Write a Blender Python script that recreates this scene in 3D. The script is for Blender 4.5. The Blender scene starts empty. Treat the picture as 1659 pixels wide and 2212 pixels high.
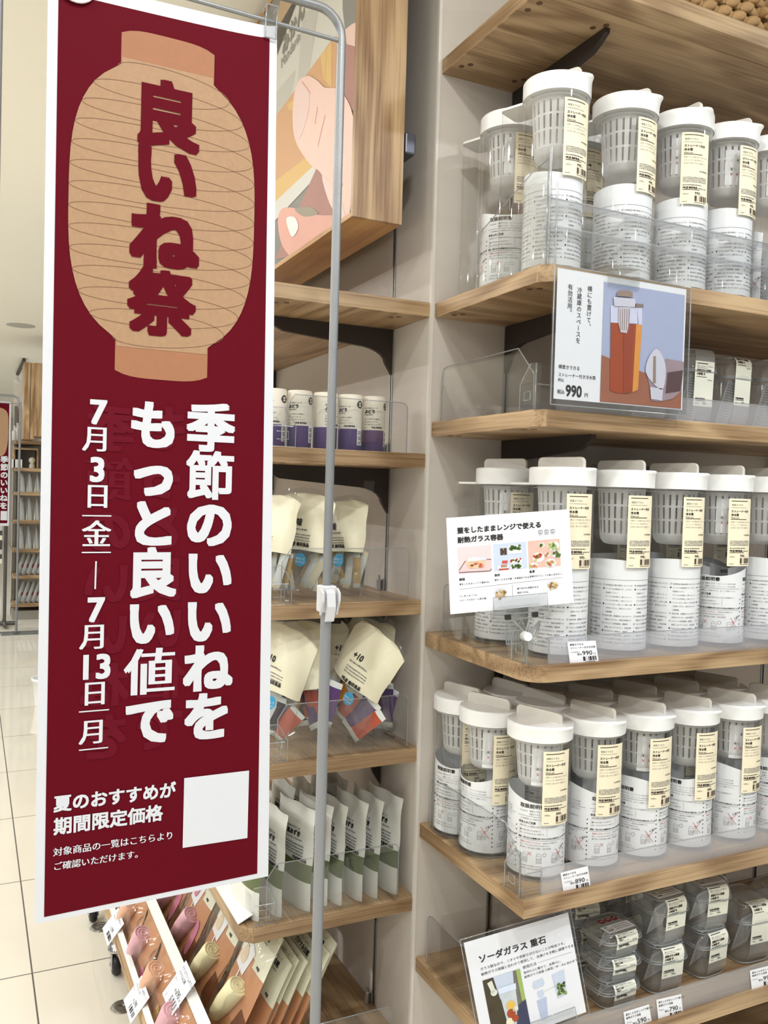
import bpy, bmesh, math, random
from mathutils import Vector, Matrix
random.seed(7)
SC = bpy.context.scene
COL = SC.collection
PI = math.pi

# ---------------------------------------------------------------- camera
IW, IH, FPX = 1659.0, 2212.0, 1859.83
CAM = Vector((-0.9358782, -1.7275006, 1.4200075))
CR = Vector((0.9009776, -0.4329337, 0.0284197))      # right
CD = Vector((0.0152233, -0.0339180, -0.9993087))     # down
CF = Vector((0.4335984, 0.9007874, -0.0239687))      # forward
cam_data = bpy.data.cameras.new('camera')
cam = bpy.data.objects.new('camera', cam_data)
COL.objects.link(cam)
cam_data.sensor_fit = 'VERTICAL'
cam_data.sensor_height = 24.0
cam_data.lens = FPX / IH * 24.0
cam_data.clip_start = 0.05
cam.matrix_world = Matrix(((CR.x, -CD.x, -CF.x, CAM.x), (CR.y, -CD.y, -CF.y, CAM.y),
                           (CR.z, -CD.z, -CF.z, CAM.z), (0, 0, 0, 1)))
SC.camera = cam

# ---------------------------------------------------------------- world, lights, exposure
SC.view_settings.view_transform = 'Standard'
SC.view_settings.look = 'None'
SC.view_settings.gamma = 1.0
SC.view_settings.use_curve_mapping = False
SC.view_settings.exposure = -0.40
SC.cycles.transparent_max_bounces = 40
SC.cycles.max_bounces = 8
SC.cycles.use_denoising = True
SC.cycles.caustics_reflective = False
SC.cycles.caustics_refractive = False
SC.cycles.sample_clamp_indirect = 4.0
W = bpy.data.worlds.new('store_ambient')
SC.world = W
W.use_nodes = True
W.node_tree.nodes['Background'].inputs[0].default_value = (0.98, 0.985, 1.0, 1)
W.node_tree.nodes['Background'].inputs[1].default_value = 0.40
CEIL = 2.86
LAMPS = [(-2.3, -1.1, 38), (-0.95, -2.6, 44), (0.45, -1.75, 60), (1.75, -1.5, 60), (-0.55, -1.15, 34), (-2.3, -3.4, 38), (0.9, -3.4, 44),
         (-1.6, 0.75, 34), (-0.95, 1.9, 26), (-2.7, 2.6, 34), (-1.3, 4.2, 34), (-2.9, 5.2, 34), (0.5, 6.3, 50), (-2.2, 7.0, 50),
         (-3.4, 0.6, 46), (-3.6, 3.0, 60), (-2.4, 9.5, 70), (0.5, 9.2, 50), (-3.2, -1.8, 40), (-2.4, 13.0, 80), (-1.6, 16.5, 80),
         (-4.3, -2.6, 120), (-4.3, 0.2, 130), (-4.3, 2.6, 130), (-4.3, 5.2, 130), (-4.3, 8.2, 130), (-2.0, -4.4, 90)]  # leftmost lamps are added: their floor bounce brightens the ceiling
for i, (lx, ly, lw) in enumerate(LAMPS):
    ld = bpy.data.lights.new('downlight_glow', 'AREA')
    ld.shape = 'DISK'
    ld.size = 0.13
    ld.energy = lw * 0.46
    ld.color = (0.88, 0.94, 1.0) if lx > 0 else (0.97, 0.98, 1.0)
    lo = bpy.data.objects.new('downlight_glow', ld)
    lo.location = (lx, ly, CEIL - 0.012)
    COL.objects.link(lo)

# ---------------------------------------------------------------- geometry helpers
def ray(u, v):
    return CR * ((u - IW / 2) / FPX) + CD * ((v - IH / 2) / FPX) + CF
def on(u, v, **k):                      # where a sight line meets a real plane x=, y= or z=
    d = ray(u, v)
    (a, val), = k.items()
    i = 'xyz'.index(a)
    return CAM + d * ((val - CAM[i]) / d[i])
def at(u, v, dist):                     # point at a depth along a sight line
    return CAM + ray(u, v) * dist

def S(r, g, b, a=1.0):
    f = lambda c: (c / 255 / 12.92) if c / 255 <= 0.04045 else ((c / 255 + 0.055) / 1.055) ** 2.4
    return (f(r), f(g), f(b), a)

class MB:
    """collects geometry in world coordinates (through T) and builds ONE mesh object"""
    def __init__(self, T=None):
        self.v, self.f, self.m, self.s = [], [], [], []
        self.T = T
    def add(self, vs, fs, mat=0, smooth=False):
        o = len(self.v)
        T = self.T
        for p in vs:
            p = Vector(p)
            self.v.append(T @ p if T is not None else p)
        for f in fs:
            self.f.append(tuple(i + o for i in f)); self.m.append(mat); self.s.append(smooth)
        return self
    def box(self, x0, x1, y0, y1, z0, z1, mat=0):
        return self.add([(x0,y0,z0),(x1,y0,z0),(x1,y1,z0),(x0,y1,z0),(x0,y0,z1),(x1,y0,z1),(x1,y1,z1),(x0,y1,z1)],
                        [(0,3,2,1),(4,5,6,7),(0,1,5,4),(1,2,6,5),(2,3,7,6),(3,0,4,7)], mat)
    def obox(self, o, a, b, c, mat=0):  # corner and three edge vectors
        o, a, b, c = map(Vector, (o, a, b, c))
        return self.add([o, o+a, o+a+b, o+b, o+c, o+a+c, o+a+b+c, o+b+c],
                        [(0,3,2,1),(4,5,6,7),(0,1,5,4),(1,2,6,5),(2,3,7,6),(3,0,4,7)], mat)
    def poly(self, pts, mat=0):
        return self.add(pts, [tuple(range(len(pts)))], mat)
    def prism(self, outline, vec, mat=0, smooth=False, caps=True, capmat=None):
        n = len(outline)
        vec = Vector(vec)
        vs = [Vector(p) for p in outline] + [Vector(p) + vec for p in outline]
        self.add(vs, [(i, (i+1) % n, n+(i+1) % n, n+i) for i in range(n)], mat, smooth)
        if caps:
            cm = mat if capmat is None else capmat
            self.add(outline, [tuple(reversed(range(n)))], cm)
            self.add([Vector(p)+vec for p in outline], [tuple(range(n))], cm)
        return self
    def lathe(self, prof, c=(0,0,0), n=32, mat=0, smooth=True, a0=0.0, a1=2*PI):
        full = abs(a1-a0-2*PI) < 1e-6
        k = n if full else n+1
        vs = []
        for r, z in prof:
            for i in range(k):
                a = a0 + (a1-a0)*i/n
                vs.append((c[0]+r*math.cos(a), c[1]+r*math.sin(a), c[2]+z))
        fs = []
        for j in range(len(prof)-1):
            for i in range(n):
                i2 = (i+1) % k
                fs.append((j*k+i, j*k+i2, (j+1)*k+i2, (j+1)*k+i))
        return self.add(vs, fs, mat, smooth)
    def disc(self, c, r, n=24, mat=0, ax=None, bx=None):
        c = Vector(c); ax = Vector(ax or (1,0,0)); bx = Vector(bx or (0,1,0))
        return self.add([c + ax*(r*math.cos(2*PI*i/n)) + bx*(r*math.sin(2*PI*i/n)) for i in range(n)], [tuple(range(n))], mat)
    def tube(self, path, r, n=12, mat=0, cap=True):
        path = [Vector(p) for p in path]
        rings, prev = [], None
        for i, p in enumerate(path):
            d = (path[min(i+1, len(path)-1)] - path[max(i-1, 0)]).normalized()
            if prev is None:
                up = Vector((0,0,1)) if abs(d.z) < 0.9 else Vector((1,0,0))
                a = d.cross(up).normalized()
            else:
                a = (prev - d * prev.dot(d)).normalized()
            prev = a
            b = d.cross(a)
            rr = r[i] if isinstance(r, (list, tuple)) else r
            rings.append([p + a*(rr*math.cos(2*PI*k/n)) + b*(rr*math.sin(2*PI*k/n)) for k in range(n)])
        vs = [q for R in rings for q in R]
        fs = [(j*n+k, j*n+(k+1) % n, (j+1)*n+(k+1) % n, (j+1)*n+k) for j in range(len(rings)-1) for k in range(n)]
        self.add(vs, fs, mat, True)
        if cap:
            self.add(rings[0], [tuple(range(n))], mat); self.add(rings[-1], [tuple(range(n))], mat)
        return self
    def grid(self, fn, nu, nv, mat=0, smooth=True, matfn=None):
        vs = [fn(i/nu, j/nv) for j in range(nv+1) for i in range(nu+1)]
        o = len(self.v)
        self.add(vs, [], mat)
        for j in range(nv):
            for i in range(nu):
                a = o + j*(nu+1)+i
                self.f.append((a, a+1, a+nu+2, a+nu+1))
                self.m.append(matfn((i+.5)/nu, (j+.5)/nv) if matfn else mat); self.s.append(smooth)
        return self
    def sphere(self, c, r, n=16, mat=0, sz=1.0):
        prof = [(max(1e-4, r*math.sin(PI*i/(n//2))), -r*sz*math.cos(PI*i/(n//2))) for i in range(n//2+1)]
        return self.lathe(prof, c, n, mat)
    def build(self, name, mats, parent=None, bevel=0.0, origin=None, merge=False):
        mats = mats if isinstance(mats, (list, tuple)) else [mats]
        if parent is not None:
            off = parent.matrix_world.translation if parent.get('_w') is None else Vector(parent['_w'])
        elif origin is not None:
            off = Vector(origin)
        else:
            xs = [p.x for p in self.v]; ys = [p.y for p in self.v]; zs = [p.z for p in self.v]
            off = Vector(((min(xs)+max(xs))/2, (min(ys)+max(ys))/2, min(zs)))
        me = bpy.data.meshes.new(name)
        me.from_pydata([p - off for p in self.v], [], self.f)
        for mt in mats:
            me.materials.append(mt)
        me.polygons.foreach_set('material_index', self.m)
        me.polygons.foreach_set('use_smooth', self.s)
        if bevel or merge:
            bm = bmesh.new(); bm.from_mesh(me)
            bmesh.ops.remove_doubles(bm, verts=bm.verts, dist=1e-5)
            if bevel:
                bmesh.ops.recalc_face_normals(bm, faces=bm.faces)
                es = [e for e in bm.edges if len(e.link_faces) == 2 and e.calc_face_angle(0) > 0.5]
                bmesh.ops.bevel(bm, geom=es, offset=bevel, segments=2, affect='EDGES', profile=0.5)
            bm.to_mesh(me); bm.free()
        me.update()
        o = bpy.data.objects.new(name, me)
        COL.objects.link(o)
        if parent is not None:
            o.parent = parent
            o['_w'] = list(off)
        else:
            o.location = off
            o['_w'] = list(off)
        return o

def tag(o, label, cat, group=None, kind=None):
    o['label'] = label; o['category'] = cat
    if group: o['group'] = group
    if kind: o['kind'] = kind
    return o
def thing(name, label, cat, loc=(0,0,0), group=None):
    o = bpy.data.objects.new(name, None)
    COL.objects.link(o)
    o.location = loc; o['_w'] = list(loc)
    o.empty_display_size = 0.05
    return tag(o, label, cat, group)
def struct(o):
    o['kind'] = 'structure'
    return o
def dup(root, loc, rz=None, label=None, rot=None):
    r = root.copy(); COL.objects.link(r); r.location = loc
    if rz is not None: r.rotation_euler = (0, 0, rz)
    if rot is not None: r.rotation_euler = rot
    if label: r['label'] = label
    for ch in list(root.children):
        c = ch.copy(); COL.objects.link(c); c.parent = r
        for g in list(ch.children):
            d = g.copy(); COL.objects.link(d); d.parent = c
    return r

# ---- lettering: outlines of the built-in font, turned into faces
_GC = {}
def glyphs(s, bold=0.0):
    k = (s, bold)
    if k not in _GC:
        c = bpy.data.curves.new('lettering', 'FONT')
        c.body = s; c.resolution_u = 2 if bold < 0.03 else 3
        o = bpy.data.objects.new('lettering', c)
        me = bpy.data.meshes.new_from_object(o)
        vs, fs = [(p.co.x, p.co.y, 0) for p in me.vertices], [tuple(p.vertices) for p in me.polygons]
        if bold > 0:                    # heavier weight: the strokes overprinted slightly apart
            nd = 16 if bold >= 0.04 else 8 if bold >= 0.03 else 2
            V, F = [], []
            for q in range(nd):
                if nd == 8: dx, dy = [(b0*bold*.88, b1*bold*.88) for b0, b1 in ((1,1),(1,0),(1,-1),(0,-1),(-1,-1),(-1,0),(-1,1),(0,1))][q]
                elif nd == 16:
                    s_, k_ = divmod(q, 4); e_ = -1+k_*.5
                    dx, dy = [(e_, 1), (1, -e_), (-e_, -1), (-1, e_)][s_]; dx *= bold*.88; dy *= bold*.88
                else: dx, dy = (bold, 0) if q else (-bold, 0)
                F += [tuple(i+len(V) for i in f) for f in fs]
                V += [(x+dx, y+dy, q*0.000020) for x, y, _ in vs]
            if nd >= 8:
                F += [tuple(i+len(V) for i in f) for f in fs]; V += [(x, y, nd*0.000020) for x, y, _ in vs]
            vs, fs = V, F
        _GC[k] = (vs, fs)
        bpy.data.objects.remove(o); bpy.data.curves.remove(c); bpy.data.meshes.remove(me)
    return _GC[k]

class Sheet:
    """a printed sheet: (u right, v up) in its own metres, laid into space by fn(u, v, h)"""
    H = 0.0005
    def __init__(self, mb, fn):
        self.mb, self.fn = mb, fn
    def poly(self, pts, mat, h=1):
        self.mb.add([self.fn(u, v, h*self.H) for u, v in pts], [tuple(range(len(pts)))], mat)
    def rect(self, u0, v0, u1, v1, mat, h=1, n=1):
        for i in range(n):
            a, b = u0+(u1-u0)*i/n, u0+(u1-u0)*(i+1)/n
            self.poly([(a,v0),(b,v0),(b,v1),(a,v1)], mat, h)
    def disc(self, u, v, r, mat, h=1, n=20, ry=None):
        ry = ry or r
        self.poly([(u+r*math.cos(2*PI*i/n), v+ry*math.sin(2*PI*i/n)) for i in range(n)], mat, h)
    def ring(self, u, v, r, w, mat, h=1, n=20, ry=None):
        ry = ry or r
        for i in range(n):
            a, b = 2*PI*i/n, 2*PI*(i+1)/n
            self.poly([(u+r*math.cos(a), v+ry*math.sin(a)), (u+r*math.cos(b), v+ry*math.sin(b)),
                       (u+(r-w)*math.cos(b), v+(ry-w)*math.sin(b)), (u+(r-w)*math.cos(a), v+(ry-w)*math.sin(a))], mat, h)
    def line(self, u0, v0, u1, v1, w, mat, h=1):
        dx, dy = u1-u0, v1-v0
        L = math.hypot(dx, dy) or 1
        nx, ny = -dy/L*w/2, dx/L*w/2
        self.poly([(u0+nx,v0+ny),(u0-nx,v0-ny),(u1-nx,v1-ny),(u1+nx,v1+ny)], mat, h)
    def text(self, s, u, v, size, mat, bold=0.0, align='L', h=1, wscale=1.0, rot=0.0):
        vs, fs = glyphs(s, bold)
        if not vs: return
        x0 = min(p[0] for p in vs); x1 = max(p[0] for p in vs)
        ox = {'L': 0, 'C': -(x0+x1)/2, 'R': -x1}[align]
        c, sn = math.cos(rot), math.sin(rot)
        out = []
        for x, y, l in vs:
            X, Y = (x+ox)*size*wscale, y*size
            out.append(self.fn(u + X*c - Y*sn, v + X*sn + Y*c, h*self.H+l))
        self.mb.add(out, fs, mat)
    def char(self, s, u, v, size, mat, bold=0.0, h=1, mirror=False):  # em box centred on u, v
        vs, fs = glyphs(s, bold)
        w = 0.5 if len(s) == 1 and ord(s) < 128 else (1.0 if len(s) < 2 else 0.5*len(s))
        k = -1 if mirror else 1
        self.mb.add([self.fn(u+k*(x-w/2)*size, v+(y-0.375)*size, h*self.H+l) for x, y, l in vs], fs, mat)
    def vtext(self, s, u, v, size, mat, bold=0.0, pitch=1.0, h=1):
        for i, ch in enumerate(s):
            vv = v - i*size*pitch
            if ch == 'ー':
                self.rect(u-size*0.05, vv-size*0.4, u+size*0.05, vv+size*0.4, mat, h)
            elif ch in '、。':
                self.char(ch, u+size*0.6, vv+size*0.55, size, mat, bold, h)
            else:
                self.char(ch, u, vv, size, mat, bold, h)
    def barcode(self, u0, v0, u1, v1, mat, h=1):
        rnd = random.Random(int(u0*1e5)+3)
        u = u0
        n = 26
        st = (u1-u0)/n
        for i in range(n):
            if rnd.random() < 0.62:
                self.rect(u, v0, u+st*rnd.choice((.5,.8,1.0)), v1, mat, h)
            u += st
    def dashes(self, u0, v, u1, size, mat, h=1, seed=0):   # print too fine to read
        rnd = random.Random(seed+int(v*1e4))
        u = u0
        while u < u1:
            w = size*rnd.uniform(.5, 1.6)
            self.rect(u, v, min(u+w, u1), v+size*rnd.uniform(.5,.8), mat, h)
            u += w + size*rnd.uniform(.2,.45)

def plane_fn(o, du, dv):
    o, du, dv = Vector(o), Vector(du), Vector(dv)
    n = du.cross(dv).normalized()
    return lambda u, v, h: o + du*u + dv*v + n*h
def quad_fn(bl, br, tr, tl, Wd, Hd):
    n = (Vector(br)-Vector(bl)).cross(Vector(tl)-Vector(bl)).normalized()
    def f(u, v, h):
        a, b = u/Wd, v/Hd
        return bl*((1-a)*(1-b)) + br*(a*(1-b)) + tr*(a*b) + tl*((1-a)*b) + n*h
    return f
def slab(sh, Wd, Hd, t, mat=0, backmat=None, nu=1, nv=1):   # the card itself, with thickness, front at h=0
    f = sh.fn
    sh.mb.grid(lambda a, b: f(a*Wd, b*Hd, 0), nu, nv, mat, False)
    sh.mb.grid(lambda a, b: f(a*Wd, b*Hd, -t), nu, nv, mat if backmat is None else backmat, False)
    for A, B in (((0,0),(1,0)),((1,0),(1,1)),((1,1),(0,1)),((0,1),(0,0))):
        n = 8
        for i in range(n):
            p = [A[0]+(B[0]-A[0])*i/n, A[1]+(B[1]-A[1])*i/n]; q = [A[0]+(B[0]-A[0])*(i+1)/n, A[1]+(B[1]-A[1])*(i+1)/n]
            sh.mb.add([f(p[0]*Wd,p[1]*Hd,0), f(q[0]*Wd,q[1]*Hd,0), f(q[0]*Wd,q[1]*Hd,-t), f(p[0]*Wd,p[1]*Hd,-t)], [(0,1,2,3)], mat)
def rrect(x0, y0, x1, y1, r, n=4):
    pts = []
    for cx, cy, a in ((x1-r,y1-r,0),(x0+r,y1-r,PI/2),(x0+r,y0+r,PI),(x1-r,y0+r,1.5*PI)):
        for i in range(n+1):
            t = a + PI/2*i/n
            pts.append((cx+r*math.cos(t), cy+r*math.sin(t)))
    return pts

# ---------------------------------------------------------------- materials
def nodes(name):
    m = bpy.data.materials.new(name); m.use_nodes = True
    nt = m.node_tree
    return m, nt, nt.nodes['Principled BSDF']
def mat(name, col, rough=0.5, metal=0.0, spec=0.5, bump=0.0, bscale=200.0, var=0.0, vscale=6.0, trans=0.0):
    m, nt, p = nodes(name)
    p.inputs['Base Color'].default_value = col
    p.inputs['Roughness'].default_value = rough
    p.inputs['Metallic'].default_value = metal
    p.inputs['Specular IOR Level'].default_value = spec
    L = nt.links
    if bump or var:
        tc = nt.nodes.new('ShaderNodeTexCoord')
    if var:
        n = nt.nodes.new('ShaderNodeTexNoise'); n.inputs['Scale'].default_value = vscale; n.inputs['Detail'].default_value = 5
        L.new(tc.outputs['Object'], n.inputs['Vector'])
        mx = nt.nodes.new('ShaderNodeMix'); mx.data_type = 'RGBA'
        mx.inputs[6].default_value = tuple(c*(1-var) for c in col[:3]) + (1,)
        mx.inputs[7].default_value = tuple(min(1, c*(1+var)) for c in col[:3]) + (1,)
        L.new(n.outputs['Fac'], mx.inputs[0]); L.new(mx.outputs[2], p.inputs['Base Color'])
    if bump:
        n2 = nt.nodes.new('ShaderNodeTexNoise'); n2.inputs['Scale'].default_value = bscale; n2.inputs['Detail'].default_value = 3
        L.new(tc.outputs['Object'], n2.inputs['Vector'])
        b = nt.nodes.new('ShaderNodeBump'); b.inputs['Strength'].default_value = bump; b.inputs['Distance'].default_value = 0.002
        L.new(n2.outputs['Fac'], b.inputs['Height']); L.new(b.outputs['Normal'], p.inputs['Normal'])
    return m
def wood(name, axis, light, dark, ring=7.0, rough=0.42):
    m, nt, p = nodes(name)
    L = nt.links
    tc = nt.nodes.new('ShaderNodeTexCoord')
    oi = nt.nodes.new('ShaderNodeObjectInfo')
    va = nt.nodes.new('ShaderNodeVectorMath'); va.operation = 'ADD'
    cb = nt.nodes.new('ShaderNodeCombineXYZ')
    ml = nt.nodes.new('ShaderNodeMath'); ml.operation = 'MULTIPLY'; ml.inputs[1].default_value = 3.7
    L.new(oi.outputs['Random'], ml.inputs[0])
    for i in range(3): L.new(ml.outputs[0], cb.inputs[i])
    L.new(tc.outputs['Object'], va.inputs[0]); L.new(cb.outputs[0], va.inputs[1])
    def mapping(along, across):
        mp = nt.nodes.new('ShaderNodeMapping')
        s = [across]*3; s['xyz'.index(axis)] = along
        mp.inputs['Scale'].default_value = s
        L.new(va.outputs[0], mp.inputs['Vector'])
        return mp
    def noise(mp, sc, det, dist=0.0):
        n = nt.nodes.new('ShaderNodeTexNoise'); n.inputs['Scale'].default_value = sc
        n.inputs['Detail'].default_value = det; n.inputs['Distortion'].default_value = dist
        L.new(mp.outputs[0], n.inputs['Vector']); return n
    n1 = noise(mapping(1.15, ring*0.72), 1.0, 2, 0.7)          # slow figure: rings cut through it below
    sn = nt.nodes.new('ShaderNodeMath'); sn.operation = 'MULTIPLY'; sn.inputs[1].default_value = 34.0
    L.new(n1.outputs['Fac'], sn.inputs[0])
    fr = nt.nodes.new('ShaderNodeMath'); fr.operation = 'SINE'; L.new(sn.outputs[0], fr.inputs[0])
    n2 = noise(mapping(5.0, 240.0), 1.0, 3)              # pores
    n3 = noise(mapping(1.5, 30.0), 1.0, 4)
    r1 = nt.nodes.new('ShaderNodeMapRange'); r1.inputs[1].default_value = -1; r1.inputs[2].default_value = 1
    r1.inputs[3].default_value = 0.0; r1.inputs[4].default_value = 0.55
    L.new(fr.outputs[0], r1.inputs[0])
    r2 = nt.nodes.new('ShaderNodeMapRange'); r2.inputs[1].default_value = 0.45; r2.inputs[2].default_value = 0.75
    r2.inputs[3].default_value = 0.0; r2.inputs[4].default_value = 0.45
    L.new(n2.outputs['Fac'], r2.inputs[0])
    r3 = nt.nodes.new('ShaderNodeMapRange'); r3.inputs[1].default_value = 0.35; r3.inputs[2].default_value = 0.7
    r3.inputs[3].default_value = 0.0; r3.inputs[4].default_value = 0.3
    L.new(n3.outputs['Fac'], r3.inputs[0])
    a1 = nt.nodes.new('ShaderNodeMath'); a1.operation = 'ADD'; L.new(r1.outputs[0], a1.inputs[0]); L.new(r2.outputs[0], a1.inputs[1])
    a2 = nt.nodes.new('ShaderNodeMath'); a2.operation = 'ADD'; a2.use_clamp = True; L.new(a1.outputs[0], a2.inputs[0]); L.new(r3.outputs[0], a2.inputs[1])
    mx = nt.nodes.new('ShaderNodeMix'); mx.data_type = 'RGBA'
    mx.inputs[6].default_value = light; mx.inputs[7].default_value = dark
    L.new(a2.outputs[0], mx.inputs[0]); L.new(mx.outputs[2], p.inputs['Base Color'])
    p.inputs['Roughness'].default_value = rough
    b = nt.nodes.new('ShaderNodeBump'); b.inputs['Strength'].default_value = 0.12; b.inputs['Distance'].default_value = 0.001
    L.new(a2.outputs[0], b.inputs['Height']); L.new(b.outputs['Normal'], p.inputs['Normal'])
    return m
def clear(name, tint=(0.97, 0.97, 0.97, 1), base=0.04, edge=0.75, rough=0.03, haze=0.0, hazecol=(0.9,0.9,0.92,1)):
    """thin clear sheet: straight-through transmission plus a view-angle (Fresnel) gloss, optional milky scatter"""
    m, nt, p = nodes(name)
    nt.nodes.remove(p)
    L = nt.links
    out = nt.nodes['Material Output']
    tr = nt.nodes.new('ShaderNodeBsdfTransparent'); tr.inputs[0].default_value = tint
    gl = nt.nodes.new('ShaderNodeBsdfGlossy'); gl.inputs['Roughness'].default_value = rough
    lw = nt.nodes.new('ShaderNodeLayerWeight'); lw.inputs[0].default_value = 0.5
    pw = nt.nodes.new('ShaderNodeMath'); pw.operation = 'POWER'; pw.inputs[1].default_value = 4.0
    L.new(lw.outputs['Facing'], pw.inputs[0])
    mr = nt.nodes.new('ShaderNodeMapRange'); mr.inputs[3].default_value = base; mr.inputs[4].default_value = edge
    L.new(pw.outputs[0], mr.inputs[0])
    mx = nt.nodes.new('ShaderNodeMixShader')
    L.new(mr.outputs[0], mx.inputs[0])
    src = tr
    if haze:
        df = nt.nodes.new('ShaderNodeBsdfDiffuse'); df.inputs[0].default_value = hazecol
        tl = nt.nodes.new('ShaderNodeBsdfTranslucent'); tl.inputs[0].default_value = hazecol
        m2 = nt.nodes.new('ShaderNodeMixShader'); m2.inputs[0].default_value = 0.5
        L.new(df.outputs[0], m2.inputs[1]); L.new(tl.outputs[0], m2.inputs[2])
        m3 = nt.nodes.new('ShaderNodeMixShader'); m3.inputs[0].default_value = haze
        L.new(tr.outputs[0], m3.inputs[1]); L.new(m2.outputs[0], m3.inputs[2])
        src = m3
    L.new(src.outputs[0], mx.inputs[1]); L.new(gl.outputs[0], mx.inputs[2])
    L.new(mx.outputs[0], out.inputs['Surface'])
    return m

OAKL, OAKD = S(191, 162, 124), S(122, 93, 62)
oak_x = wood('oak_grain_x', 'x', OAKL, OAKD)
oak_y = wood('oak_grain_y', 'y', OAKL, OAKD)
ash_z = wood('ash_grain_z', 'z', S(204, 172, 130), S(126, 90, 54), ring=9.0)
ash_y = wood('ash_grain_y', 'y', S(212, 165, 100), S(160, 112, 56), ring=9.0)
plug = mat('wood_plug', S(92, 64, 40), 0.6)
wallm = mat('wall_paint', S(214, 206, 196), 0.75, bump=0.25, bscale=420, var=0.04, vscale=5)
ceilm = mat('ceiling_paint', S(250, 246, 234), 0.9)
slotm = mat('slot_dark', S(30, 28, 28), 0.5)
steelm = mat('brushed_steel', S(190, 190, 188), 0.35, 1.0)
bracketm = mat('bracket_brown', S(58, 50, 45), 0.5, 0.3)
white_pl = mat('white_plastic', S(238, 238, 236), 0.32)
knob_pl = mat('greige_plastic', S(222, 218, 208), 0.35)
paper = mat('white_paper', S(240, 241, 243), 0.6)
leaf_paper = mat('leaflet_paper', S(236, 238, 240), 0.65)
cream = mat('cream_label', S(240, 229, 200), 0.6)
pale = mat('pale_label', S(236, 236, 220), 0.6)
ink = mat('ink', S(38, 34, 34), 0.6)
ink_grey = mat('ink_grey', S(140, 140, 142), 0.6)
ink_soft = mat('ink_soft', S(105, 105, 108), 0.6)
ink_brown = mat('ink_brown', S(70, 50, 42), 0.6)
ink_red = mat('ink_red', S(196, 70, 66), 0.6)
maroon = mat('banner_maroon', S(94, 2, 22), 0.7, spec=0.12)
maroon_ghost = mat('banner_maroon_faded', S(100, 12, 31), 0.7, spec=0.12)
banner_white = mat('banner_white', S(214, 216, 222), 0.45, spec=0.25)
tan = mat('lantern_paper', S(170, 137, 106), 0.55, spec=0.22, var=0.12, vscale=160)
tan_dark = mat('lantern_cap', S(164, 114, 84), 0.55, spec=0.22, var=0.08, vscale=120)
tan_line = mat('lantern_line', S(128, 88, 64), 0.6)
pole_m = mat('zinc_pole', S(146, 148, 150), 0.42, 0.6, bump=0.1, bscale=300, var=0.14, vscale=14)
grey_pl = mat('grey_plastic', S(205, 206, 208), 0.4)
acry = clear('acrylic_clear', (0.965, 0.97, 0.97, 1), 0.05, 0.7, 0.015)
acry_hazy = clear('acrylic_scuffed', (0.96, 0.96, 0.97, 1), 0.05, 0.6, 0.10, haze=0.26, hazecol=(0.85, 0.86, 0.9, 1))
acry_edge = clear('acrylic_edge', (0.8, 0.82, 0.84, 1), 0.15, 0.8, 0.1, haze=0.4, hazecol=(0.72, 0.74, 0.76, 1))
potclear = clear('pot_clear', (0.985, 0.985, 0.98, 1), 0.035, 0.75, 0.03)
potbase = clear('pot_base_clear', (0.85, 0.85, 0.85, 1), 0.08, 0.7, 0.1, haze=0.2)
frost = clear('strainer_frost', (0.95, 0.95, 0.95, 1), 0.03, 0.3, 0.3, haze=0.77, hazecol=(0.95, 0.95, 0.945, 1))
glassm = clear('glassware', (0.985, 0.992, 0.99, 1), 0.07, 0.9, 0.02, haze=0.11, hazecol=(0.9, 0.92, 0.92, 1))
film = clear('clear_film', (0.97, 0.97, 0.96, 1), 0.07, 0.6, 0.08)
bag_cream = mat('bag_cream', S(232, 226, 198), 0.35, var=0.03, vscale=20)
pouch_white = mat('pouch_white', S(222, 222, 214), 0.38, var=0.03, vscale=18)
pouch_green = mat('pouch_green', S(92, 104, 62), 0.4)
juice_cream = mat('carton_cream', S(232, 225, 208), 0.5)
juice_purple = mat('carton_purple', S(86, 66, 116), 0.45)
rubber = mat('rubber_black', S(28, 28, 30), 0.5)
chrome = mat('chrome', S(205, 205, 208), 0.15, 1.0)
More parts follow.
